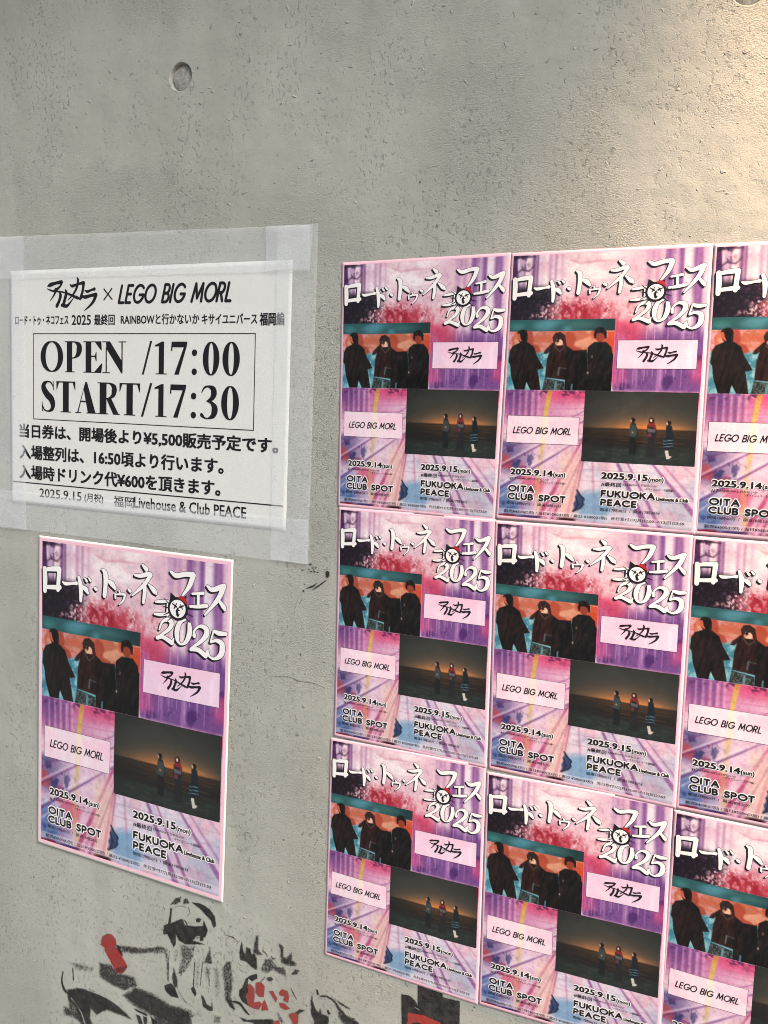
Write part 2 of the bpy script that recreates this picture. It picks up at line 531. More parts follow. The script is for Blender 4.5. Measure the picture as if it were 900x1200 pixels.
# ------------------------------------------------------------------ raster kit (vertex colours of printed pictures)
class Ras:
    def __init__(s, x0, y0, x1, y1, nx, ny, base=(255, 255, 255)):
        s.X, s.Y = np.meshgrid(np.linspace(x0, x1, nx + 1), np.linspace(y0, y1, ny + 1))
        s.px = (x1 - x0) / nx
        s.b = (x0, y0, x1, y1); s.nx, s.ny = nx, ny
        s.c = np.ones(s.X.shape + (3,)) * np.asarray(base, float)
        s.al = np.zeros(s.X.shape)
    def put(s, a, col):
        a = np.clip(a, 0, 1)[..., None]
        s.c = s.c * (1 - a) + np.asarray(col, float) * a
    def sd_poly(s, pts, smooth=0):
        p = catmull(pts, smooth, True) if smooth else np.asarray(pts, float)
        q = np.roll(p, -1, 0)
        d = np.full(s.X.shape, 1e9); ins = np.zeros(s.X.shape, bool)
        for (ax, ay), (bx, by) in zip(p, q):
            ex, ey = bx - ax, by - ay
            wx, wy = s.X - ax, s.Y - ay
            t = np.clip((wx * ex + wy * ey) / (ex * ex + ey * ey + 1e-12), 0, 1)
            d = np.minimum(d, (wx - t * ex) ** 2 + (wy - t * ey) ** 2)
            c = ((ay > s.Y) != (by > s.Y)) & (s.X < (bx - ax) * (s.Y - ay) / (by - ay + 1e-12) + ax)
            ins ^= c
        return np.where(ins, -1, 1) * np.sqrt(d)
    def poly(s, pts, col, a=1., soft=None, smooth=0):
        soft = soft or s.px * 1.2
        s.put(a * np.clip(.5 - s.sd_poly(pts, smooth) / soft, 0, 1), col)
    def sd_line(s, pts):
        p = np.asarray(pts, float); d = np.full(s.X.shape, 1e9)
        for a, b in zip(p[:-1], p[1:]):
            ex, ey = b[0] - a[0], b[1] - a[1]
            wx, wy = s.X - a[0], s.Y - a[1]
            t = np.clip((wx * ex + wy * ey) / (ex * ex + ey * ey + 1e-12), 0, 1)
            d = np.minimum(d, np.hypot(wx - t * ex, wy - t * ey) - (a[2] * (1 - t) + b[2] * t) / 2)
        return d
    def line(s, pts, col, a=1., soft=None):
        soft = soft or s.px * 1.2
        s.put(a * np.clip(.5 - s.sd_line(pts) / soft, 0, 1), col)
    def ell(s, cx, cy, rx, ry, col, a=1., soft=None, rot=0):
        c_, s_ = math.cos(R(rot)), math.sin(R(rot))
        x, y = s.X - cx, s.Y - cy
        x, y = x * c_ + y * s_, -x * s_ + y * c_
        d = (np.hypot(x / rx, y / ry) - 1) * min(rx, ry)
        s.put(a * np.clip(.5 - d / (soft or s.px * 1.2), 0, 1), col)
    def band(s, y, y0, y1): return np.clip((y - y0) / (y1 - y0), 0, 1)

RNG = np.random.default_rng(11)
def vnoise(x, y, seed=0):
    rs = np.random.default_rng(seed).random((128, 128))
    xi, yi = np.floor(x).astype(int), np.floor(y).astype(int)
    fx, fy = x - xi, y - yi
    fx, fy = fx * fx * (3 - 2 * fx), fy * fy * (3 - 2 * fy)
    g_ = lambda a, b: rs[a % 128, b % 128]
    return (g_(xi, yi) * (1 - fx) * (1 - fy) + g_(xi + 1, yi) * fx * (1 - fy) + g_(xi, yi + 1) * (1 - fx) * fy + g_(xi + 1, yi + 1) * fx * fy)
def fbm(x, y, seed=0, o=4):
    t = 0; a = .5; n = 0
    for i in range(o):
        t = t + a * vnoise(x * 2 ** i + 17 * i, y * 2 ** i + 5 * i, seed + i); n += a; a *= .5
    return t / n
def ss(x, a, b):
    t = np.clip((x - a) / (b - a), 0, 1); return t * t * (3 - 2 * t)

# units: art is 100 wide, AH high
AH = 141.27
def background_art():
    r = Ras(0, 0, 100, AH, 200, 282, (236, 200, 218))
    X, Y = r.X, r.Y
    wx = X + 5 * (fbm(X / 9, Y / 9, 1) - .5); wy = Y + 5 * (fbm(X / 9, Y / 9, 5) - .5)
    big = fbm(wx / 22, wy / 22, 9)
    drip = fbm(X / 1.3, Y / 30, 21, 3); drip2 = fbm(X / 3.2, Y / 40, 31, 3)
    spk = fbm(X / .9, Y / .9, 41, 2); spk2 = fbm(X / 1.7, Y / 1.7, 47, 2)
    # ---- sky part
    r.put(ss(big, .28, .56) * .95, (250, 240, 243))
    r.put(ss(fbm(wx / 14, wy / 7, 14), .5, .7) * .45, (236, 190, 205))
    r.line([(31, 3.2, .5), (37, 5.4, .9), (45, 4.4, 1.0), (53, 4.6, .4)], (222, 150, 170), .6, 1.2)
    # left purple pillars
    lp = ss(-X, -19, -3) * ss(-Y, -37, -20)
    r.put(lp * ss(drip2, .3, .6), (170, 110, 180))
    r.put(ss(-X, -8, -1) * .8 * ss(-Y, -36, -25) * ss(drip2, .25, .5), (98, 48, 122))
    for x, w, c, a in ((5, 3.4, (226, 208, 228), .75), (11.5, 1.8, (120, 62, 140), .7), (13.6, .6, (90, 40, 110), .7), (16, 2.2, (224, 200, 226), .6), (20.5, 1.6, (196, 140, 196), .6), (23.5, .8, (150, 90, 165), .5), (27, 1.4, (214, 165, 205), .5)):
        r.line([(x, -2, w), (x + .3, 26, w * .8)], c, a, 1.6)
    r.put(ss(spk2, .52, .66) * ss(-X, -12, -3) * ss(-Y, -12, -4) * .8, (80, 50, 90))
    r.line([(2, 9.5, .5), (5, 7.5, .8), (9, 8.4, .7), (12, 5.2, .4)], (92, 52, 104), .8, .8)
    r.line([(1, 1.2, 1.4), (6, .7, 1.2), (12, .9, .5)], (60, 30, 70), .8, 1)
    # right purple light shafts
    rp = ss(X, 66, 82) * ss(-Y, -80, -58)
    r.put(rp * ss(drip2, .32, .62) * .8, (176, 122, 190))
    for x, w, c, a in ((71, 1.2, (205, 160, 205), .6), (76, 1.6, (196, 140, 198), .6), (81.5, 2.6, (150, 90, 172), .75), (85, 1.2, (232, 214, 234), .8), (87.5, 1.2, (140, 80, 165), .7), (91.3, 3.6, (240, 230, 240), .9), (94.3, .8, (120, 64, 150), .6), (96.8, 2.2, (170, 110, 186), .8), (99, 1, (226, 205, 230), .8)):
        r.line([(x, -2, w), (x + .6, 46, w * .9)], c, a, 2.3)
    # dark ground at the left with bright speckle
    dk = ss(Y, 14.5, 20.5) * ss(-X, -30, -18) * ss(-Y, -40, -34)
    dk = np.clip(dk * (1.15 + .9 * (fbm(X / 4, Y / 4, 61) - .5)), 0, 1)
    r.put(dk * .92, (34, 22, 42))
    r.put(dk * ss(spk, .58, .72) * ss(X, 9, 27) * .9, (226, 176, 214))
    r.put(dk * ss(fbm(X / 2.2, Y / 1.4, 77), .62, .74) * .5, (120, 70, 135))
    # red burst
    d = np.hypot((X - 40) / 24, (Y - 31) / 10.5)
    burst = np.clip(1.25 - d + 1.0 * (fbm(X / 5, Y / 4, 71) - .5), 0, 1)
    burst = ss(burst, .05, 1.0) * ss(Y, 15, 26)
    r.put(np.clip(burst * (.62 + .75 * ss(spk2, .35, .65)), 0, 1) * .9, (220, 88, 108))
    r.put(ss(burst, .05, .4) * ss(spk, .6, .75) * .5, (250, 226, 232))
    r.put(ss(burst, .55, 1) * ss(spk2, .4, .65) * .8, (196, 34, 58))
    r.put(burst * (1 - burst) * 4 * ss(spk, .5, .68) * .75, (244, 214, 224))
    r.put(ss(X, 28, 44) * ss(-X, -76, -52) * ss(Y, 22, 30) * ss(-Y, -50, -38) * .6 * ss(fbm(X / 3, Y / 9, 83), .35, .6), (226, 92, 116))
    # ---- between the photos, right side: violet curtain
    cz = ss(X, 56, 58) * ss(Y, 36, 46) * ss(-Y, -73.5, -70)
    r.put(cz * .85, (132, 78, 166))
    r.put(cz * ss(fbm(wx / 7, wy / 5, 91), .48, .66) * .7, (92, 46, 136))
    r.put(ss(X, 55, 58) * ss(-X, -78, -64) * ss(Y, 32, 38) * ss(-Y, -60, -44) * .85, (238, 84, 128))
    r.put(ss(X, 55, 57) * ss(-X, -68, -58) * ss(Y, 50, 58) * ss(-Y, -71, -66) * .8, (232, 92, 158))
    r.put(ss(X, 92, 98) * ss(Y, 52, 58) * ss(-Y, -70, -62) * .8, (228, 96, 160))
    r.put(cz * ss(drip, .56, .72) * .55, (206, 150, 214))
    r.put(cz * ss(drip, .44, .30) * .0, (0, 0, 0))
    for x, y0, y1 in ((62, 60, 70), (67, 58, 68), (72.5, 38, 66), (76.5, 30, 64), (80.4, 57, 68), (83, 34, 62), (87, 56, 66), (90.4, 36, 69), (95, 40, 60)):
        r.line([(x, y0, .35), (x, y1, .15)], (236, 200, 234), .65, .7)
    # ---- lower part: road of light
    lo = ss(Y, 71.3, 72.2)
    r.put(lo, (236, 196, 220))
    r.put(lo * ss(big, .35, .7) * .7, (240, 222, 236))
    r.put(lo * ss(-X, -46, -8) * ss(-Y, -96, -82) * .65, (206, 110, 178))
    r.put(lo * ss(-X, -20, -4) * ss(-Y, -90, -74) * .75, (142, 88, 168))
    r.put(lo * ss(X, 14, 30) * ss(-Y, -83, -73) * .92, (240, 92, 148))
    r.put(lo * ss(-Y, -77, -73) * ss(fbm(X / 3, Y / 2, 99), .5, .68) * .8, (110, 52, 110))
    for x, w in ((3, 1.4), (6.5, 2.2), (10, 1.1), (13.5, 1.8), (17, 1.0)):
        r.line([(x, 72, w), (x + .2, 86, w * .7)], (126, 84, 168), .55, 1.0)
        r.line([(x + 1.7, 73, .4), (x + 1.8, 86, .3)], (238, 206, 232), .8, .7)
    for y in (79, 82.5, 86, 90, 96, 101):
        r.line([(0, y, .3), (44, y - 1.5, .3)], (214, 110, 168), .5, .8)
    r.put(lo * ss(-X, -22, -4) * ss(Y, 96, 104) * ss(-Y, -122, -112) * .8, (128, 112, 172))
    r.put(lo * ss(-X, -26, -10) * ss(Y, 98, 106) * ss(fbm(wx / 4, wy / 4, 111), .5, .62) * ss(-Y, -119, -112) * .9, (84, 80, 146))
    r.put(lo * ss(-X, -24, -6) * ss(Y, 118, 128) * .85, (104, 142, 200))
    r.put(lo * ss(-X, -14, -2) * ss(Y, 120, 132) * ss(fbm(wx / 5, wy / 5, 115), .45, .6) * .8, (62, 92, 166))
    r.poly([(0, 107), (3.2, 107.5), (6, 111), (4.8, 116), (2, 114.5), (0, 115)], (216, 92, 106), .8, 2.2)
    r.poly([(8, 116), (12, 112), (17, 118), (25, 122), (21, 128), (12, 124)], (232, 104, 142), .7, 2.5)
    r.put(lo * ss(X, 6, 18) * ss(-X, -40, -28) * ss(Y, 120, 130) * .5 * ss(fbm(wx / 6, wy / 6, 119), .4, .6), (232, 120, 170))
    # yellow centre line, ragged
    yl = r.sd_line([(24.6, 71.6, 1.9), (23.2, 80, 2.2), (22.6, 92, 2.0), (21.8, 106, 2.6), (20.5, 122, 2.4), (22.5, 141, 3)]) + 1.2 * (fbm(X / 2, Y / 5, 121) - .5)
    r.put(np.clip(.5 - yl / 1.1, 0, 1) * (.85 - .5 * ss(Y, 84, 112)) * lo, (236, 212, 96))
    r.put(np.clip(.5 - (yl + .6) / .9, 0, 1) * ss(-Y, -79, -72) * .8 * lo, (212, 140, 40))
    # rails
    rails = [((0, 106, .6), (44, 82, .3), (150, 60, 150)), ((0, 112.5, .9), (44, 86, .4), (240, 226, 244)), ((0, 114, .8), (44, 87.2, .4), (132, 58, 150)),
             ((0, 124, .9), (43, 95, .4), (244, 236, 248)), ((0, 126, 1.4), (43, 97, .5), (116, 66, 158)), ((0, 131, .7), (40, 99, .3), (238, 220, 242)),
             ((22, 141, 2.6), (43, 98, 1.0), (206, 70, 132)), ((26, 141, 1.6), (44, 101, .7), (236, 140, 176)), ((29.5, 141, 1.4), (44.2, 105, .6), (188, 60, 128)),
             ((37, 141, 2.2), (43.3, 108, 1.0), (220, 92, 140)), ((39.6, 141, .8), (44.5, 108, .5), (150, 50, 110)),
             ((61, 107, 1.2), (78, 142, 3.2), (160, 84, 160)), ((64, 107, .7), (82, 142, 1.8), (232, 196, 226)), ((66, 107, .8), (85, 142, 1.9), (176, 100, 170)),
             ((78, 107, 1.0), (101, 134, 2.4), (168, 92, 168)), ((80.4, 107, .9), (101, 130.5, 1.6), (236, 206, 232)), ((83, 107, .6), (101, 127, 1.0), (186, 126, 186)),
             ((49, 107, .7), (52, 142, 1.4), (222, 150, 186)), ((92, 107, .5), (101, 115, .8), (206, 160, 200))]
    # soft colour fields lower right first
    m = ss(X, 42, 46) * ss(Y, 107, 110)
    r.put(m * .85, (232, 226, 238))
    r.put(m * ss(X, 50, 62) * ss(Y, 118, 130) * .3, (182, 194, 222))
    r.put(m * ss(fbm(wx / 8, wy / 8, 131), .48, .62) * .65, (240, 190, 208))
    r.put(m * ss(fbm(wx / 6, wy / 6, 133), .52, .66) * .35, (180, 200, 226))
    r.put(m * ss(X, 80, 94) * ss(Y, 110, 126) * .45, (176, 182, 206))
    for a, b, c in rails:
        r.line([a, b], c, .7, 1.0)
    for y in (113, 119, 126, 133):
        r.line([(30, y, .18), (100, y + .6, .18)], (190, 120, 160), .45, .5)
    r.put(ss(X, 30, 34) * ss(-X, -45, -41) * ss(Y, 100, 110) * .55, (248, 226, 200))
    # blue torn shape
    lf = [(41.5, 121.5), (43, 123.4), (44.6, 125.6), (47.3, 128), (46.4, 130), (47, 132.2), (45.2, 134.6), (42.2, 136.6), (39.4, 137.6), (40.4, 134.4), (39.6, 131.8), (41.2, 129), (40.6, 126.6), (41.8, 124.2)]
    r.poly([(44, 126), (54, 124), (60, 134), (56, 140), (42, 140)], (132, 184, 222), .8, 4)
    lf = [(42.6 + (x - 42.6) * .72, 132 + (y - 132) * .72) for x, y in lf]
    r.poly(lf, (70, 98, 150), .95, 1.0)
    r.line([(lf[k_][0], lf[k_][1], .55) for k_ in (0, 1, 2, 3, 4, 5, 6, 7, 8)], (26, 30, 52), .95, .6)
    r.line([(41.6, 128, .5), (43, 132, .8), (41, 136, .5)], (30, 38, 80), .8, 1)
    # price strip and torn bottom edge
    st = ss(Y, 136.9, 137.2) * ss(-Y, -140.4, -140.1)
    r.put(st * .42, (245, 240, 246))
    bt = ss(Y, 139.8, 140.6)
    r.put(bt * ss(fbm(X / 6, Y, 141), .45, .6) * ss(-X, -46, -40), (176, 36, 70))
    r.put(ss(Y, 139.4, 140.4) * ss(X, 30, 36) * ss(-X, -43, -40), (90, 24, 40))
    r.put(ss(Y, 139.6, 140.4) * ss(X, 10, 14) * ss(-X, -26, -20) * .8, (70, 70, 150))
    r.put((fbm(X / 1.1, Y / 1.1, 151, 3) - .5)[..., None].squeeze() * .30, (255, 255, 255))
    r.put((.5 - fbm(X / 1.6, Y / 1.6, 155, 3)) * .30, (90, 40, 110))
    c = r.c / 255.; g_ = c.mean(-1, keepdims=True)
    c = np.clip(g_ + (c - g_) * .76, 0, 1)         # the print has deep, slightly dusty tones
    r.c = (c ** 1.5) * 255 * .94
    return r

def trio_photo():
    """three people in black against an orange and teal wall; drawn in the pixels of one enlargement"""
    W, H = 780., 530.
    r = Ras(0, 0, W, H, 150, 100, (108, 186, 204))
    X, Y = r.X, r.Y
    P = lambda pts: [(x - 118 + (y - 595) * .072, y - 595) for x, y in pts]
    n1 = fbm(X / 120, Y / 90, 201); n2 = fbm(X / 60, Y / 50, 207)
    r.put(ss(n2, .45, .6) * .8, (52, 128, 156)); r.put(ss(fbm(X / 26, Y / 40, 213), .52, .66) * .6, (168, 222, 230))
    r.put(ss(n1, .5, .7) * .6, (150, 214, 224))
    r.put(ss(X, 560, 640) * ss(Y, 240, 260), (14, 14, 16))
    org = ss(Y, 84, 88) * ss(-Y, -250, -222)
    r.put(org, (206, 112, 84))
    r.put(org * ss(-X, -430, -120) * ss(n2, .38, .56) * .95, (240, 176, 186)); r.put(org * ss(fbm(X / 40, Y / 16, 209), .5, .66) * .6, (226, 96, 70))
    r.put(org * ss(X, 560, 640) * .8, (208, 80, 52))
    r.put(org * ss(n1, .52, .66) * .6, (250, 196, 160))
    tl = ss(-Y, -88, -84)
    r.put(tl, (40, 98, 104))
    r.put(tl * ss(X, 500, 760) * .75, (22, 48, 52))
    for x, y, rx, ry in ((270, 45, 80, 34), (60, 50, 40, 20), (440, 70, 26, 18), (330, 20, 60, 14)):
        r.ell(x, y, rx, ry, (92, 172, 196), .6, 30)
    r.ell(60, 40, 50, 18, (36, 120, 96), .5, 30); r.ell(540, 40, 90, 16, (88, 140, 130), .4, 30)
    # cast shadows on the orange
    r.poly(P([(245, 690), (285, 685), (300, 740), (290, 775), (330, 790), (345, 840), (240, 840)]), (176, 62, 42), .85, 14, 3)
    r.poly(P([(540, 700), (590, 698), (615, 740), (600, 790), (650, 810), (665, 850), (520, 850)]), (184, 66, 42), .85, 14, 3)
    r.poly(P([(840, 690), (890, 690), (893, 850), (840, 850)]), (228, 70, 34), .8, 8)
    # big dark shapes at floor level
    r.poly(P([(560, 830), (690, 822), (700, 1135), (520, 1135), (540, 950)]), (10, 10, 12), 1, 6)
    # person 1
    K = (22, 16, 17); K2 = (38, 22, 22)
    r.poly(P([(172, 690), (205, 668), (243, 676), (252, 715), (244, 770), (205, 775), (178, 745)]), (24, 16, 16), 1, 5, 3)
    r.poly(P([(172, 700), (190, 698), (196, 730), (206, 758), (184, 748), (168, 722)]), (224, 104, 74), .95, 5, 2)
    r.poly(P([(190, 765), (255, 765), (300, 800), (318, 860), (372, 962), (325, 972), (335, 1040), (345, 1135), (270, 1135), (238, 1065), (220, 1135), (150, 1135), (118, 1020), (112, 930), (100, 915), (110, 830), (135, 790)]), K, 1, 5)
    r.poly(P([(140, 830), (262, 826), (268, 960), (215, 1010), (130, 950)]), K2, .7, 26)
    # person 2
    r.poly(P([(462, 735), (512, 735), (514, 778), (496, 798), (470, 788), (460, 765)]), (244, 200, 172), 1, 5)
    r.poly(P([(446, 765), (440, 728), (458, 697), (498, 688), (534, 712), (544, 790), (524, 802), (516, 758), (500, 742), (484, 752), (470, 742), (462, 768)]), (50, 28, 24), 1, 4)
    r.poly(P([(385, 820), (440, 770), (480, 742), (492, 756), (462, 790), (430, 815), (400, 850), (368, 852)]), (44, 24, 22), 1, 5)
    r.ell(*P([(468, 772)])[0], 10, 12, (236, 150, 112), .9, 6)
    r.poly(P([(425, 800), (470, 788), (545, 790), (590, 825), (600, 950), (560, 1050), (380, 1030), (395, 900)]), (44, 20, 18), 1, 5)
    r.poly(P([(540, 800), (592, 826), (602, 960), (570, 1135), (530, 1135), (545, 960)]), (16, 12, 12), .9, 10)
    sk = r.sd_poly(P([(378, 1036), (465, 1048), (525, 1060), (520, 1135), (355, 1135)]))
    r.put(np.clip(.5 - sk / 5, 0, 1), (40, 50, 52))
    r.put(np.clip(.5 - sk / 5, 0, 1) * ss(fbm(X / 9, Y / 9, 222, 2), .5, .6) * .55, (120, 138, 138))
    r.line([(*P([(455, 790)])[0], 3), (*P([(490, 835)])[0], 3), (*P([(530, 800)])[0], 3)], (170, 160, 150), .7)
    r.line([(*P([(487, 955)])[0], 9), (*P([(478, 1012)])[0], 9)], (96, 140, 146), .8)
    r.line([(*P([(487, 955)])[0], 6), (*P([(540, 962)])[0], 5)], (84, 120, 126), .7)
    r.poly(P([(498, 975), (545, 975), (540, 1010), (495, 1012)]), (14, 18, 20), 1, 4)
    r.poly(P([(455, 1055), (470, 1055), (462, 1135), (442, 1135)]), (110, 190, 206), .7, 5)
    # person 3
    r.poly(P([(752, 690), (818, 690), (816, 742), (792, 775), (764, 755)]), (160, 62, 40), 1, 5)
    r.poly(P([(742, 712), (750, 672), (780, 655), (812, 660), (836, 692), (834, 738), (820, 742), (814, 708), (790, 698), (764, 704), (757, 740), (746, 735)]), (22, 14, 13), 1, 4)
    r.poly(P([(700, 800), (745, 765), (830, 765), (868, 805), (890, 1135), (690, 1135), (700, 960), (694, 850)]), (13, 13, 16), 1, 5)
    r.poly(P([(700, 860), (800, 850), (790, 1040), (690, 1040)]), (30, 22, 24), .5, 25)
    r.poly(P([(690, 985), (702, 985), (700, 1000), (688, 1000)]), (200, 170, 150), .8, 5)
    r.poly(P([(722, 862), (736, 862), (732, 885), (720, 885)]), (140, 110, 92), .7, 6)
    r.poly(P([(572, 1080), (585, 1075), (580, 1130), (568, 1130)]), (100, 180, 200), .7, 5)
    r.put(ss(fbm(X / 25, Y / 25, 231), .5, .8) * .12, (120, 80, 70))
    fold = fbm(X / 14 + Y / 60, Y / 70, 241, 3)
    dark = 1 - ss(r.c.mean(-1), 30, 60)
    r.put(dark * ss(fold, .52, .68) * .18, (92, 66, 62)); r.put(dark * ss(-fold, -.44, -.3) * .6, (4, 4, 5))
    g2 = r.c.mean(-1, keepdims=True)
    r.c = (g2 + (r.c - g2) * .92) * .86
    return r

def dusk_photo():
    """three people standing on a dark beach after sunset"""
    W, H = 444., 284.
    r = Ras(0, 0, W, H, 150, 96, (52, 56, 54))
    X, Y = r.X, r.Y
    P = lambda pts: [(x - 388 + (y - 588) * .065, y - 588) for x, y in pts]
    hz = 146
    up = np.exp(-((hz - Y).clip(0) / 62) ** 1.5) * np.exp(-((X - 240) / 165) ** 2)
    r.put(up * .8 * (Y < hz), (136, 112, 92))
    up2 = np.exp(-((hz - Y).clip(0) / 26) ** 1.3) * np.exp(-((X - 250) / 150) ** 2)
    r.put(up2 * 1.0 * (Y < hz), (236, 142, 70))
    r.put(np.exp(-((X - 330) / 70) ** 2 - ((Y - 138) / 9) ** 2) * .35, (230, 160, 96))
    lo = ss(Y, hz - 4, hz + 5)
    r.put(lo, (34, 33, 32))
    r.put(lo * np.exp(-((Y - hz) / 34.) ** 2) * np.exp(-((X - 250) / 160) ** 2) * .55, (120, 78, 46))
    for y, x0, x1, c, a in ((160, 60, 420, (92, 68, 46), .6), (172, 120, 420, (120, 86, 54), .5), (184, 40, 300, (84, 64, 48), .6), (196, 150, 400, (152, 104, 60), .6), (206, 60, 260, (70, 56, 44), .6), (213, 230, 420, (130, 92, 58), .5)):
        r.line([(x0, y - 3, .6), ((x0 + x1) / 2, y, 2.6), (x1, y + 3, .6)], c, a, 4)
    r.put(ss(Y, 205, 240), (40, 50, 48))
    r.put(ss(Y, 205, 240) * ss(fbm(X / 22, Y / 5, 301), .5, .7) * .5, (66, 76, 70))
    r.c *= .84
    r.put(ss(fbm(X / 60, Y / 60, 303), .45, .7) * .12 * ss(-Y, -110, -40), (80, 82, 76))
    vg = np.hypot((X - 230) / 300, (Y - 140) / 190)
    r.put(ss(vg, .6, 1.1) * .5, (24, 28, 28))
    # left person
    r.ell(*P([(580, 701)])[0], 9, 11, (20, 20, 22), 1, 2)
    r.poly(P([(571, 712), (590, 712), (598, 735), (598, 755), (592, 772), (590, 836), (562, 836), (566, 770), (564, 742)]), (24, 26, 28), 1, 2)
    r.poly(P([(569, 716), (592, 720), (597, 745), (590, 768), (564, 764), (565, 740)]), (54, 66, 66), .9, 3)
    r.ell(*P([(578, 748)])[0], 4, 4, (176, 120, 76), .8, 3)
    r.poly(P([(570, 700), (574, 697), (576, 706), (572, 708)]), (210, 170, 140), .9, 2)
    # middle person
    r.ell(*P([(652, 700)])[0], 11, 13, (34, 16, 18), 1, 2, 0)
    r.ell(*P([(651, 699)])[0], 4.4, 5.6, (206, 172, 156), 1, 2)
    r.poly(P([(636, 716), (668, 716), (672, 745), (664, 762), (668, 842), (628, 842), (640, 770), (632, 745)]), (30, 32, 36), 1, 2)
    r.poly(P([(640, 710), (665, 708), (669, 728), (664, 742), (660, 724), (643, 722), (638, 734)]), (112, 36, 44), 1, 2.5)
    r.poly(P([(636, 730), (668, 734), (664, 746), (638, 744)]), (96, 96, 100), .8, 3)
    r.poly(P([(638, 748), (652, 750), (650, 765), (637, 762)]), (110, 54, 66), .7, 3)
    # right person
    r.ell(*P([(719, 708)])[0], 9, 10, (18, 18, 20), 1, 2)
    r.poly(P([(709, 705), (714, 703), (715, 713), (710, 714)]), (220, 184, 158), .9, 2)
    r.poly(P([(708, 718), (730, 716), (736, 760), (734, 808), (698, 812), (696, 790), (706, 760)]), (22, 30, 38), 1, 2)
    for y in (776, 788, 799):
        r.line([(*P([(698, y + 1)])[0], 2.6), (*P([(733, y - 3)])[0], 2.6)], (92, 132, 146), .85, 2)
    r.poly(P([(702, 814), (715, 814), (717, 834), (728, 837), (720, 845), (708, 848), (705, 832)]), (188, 182, 174), 1, 2)
    return r

def panel_art(seed, x0, y0, x1, y1, base):
    r = Ras(x0, y0, x1, y1, 60, 18, base)
    X, Y = r.X, r.Y
    r.put(ss(fbm(X / 2.0, Y / 14, seed, 3), .5, .7) * .35, (250, 236, 244))
    r.put(ss(fbm(X / 9, Y / 6, seed + 5, 3), .5, .7) * .5, (244, 190, 214))
    if seed > 450:
        r.line([(22.8, y0 - 1, 2), (22.2, y1 + 1, 2)], (246, 234, 170), .5, 2)
    r.c *= .95
    return r

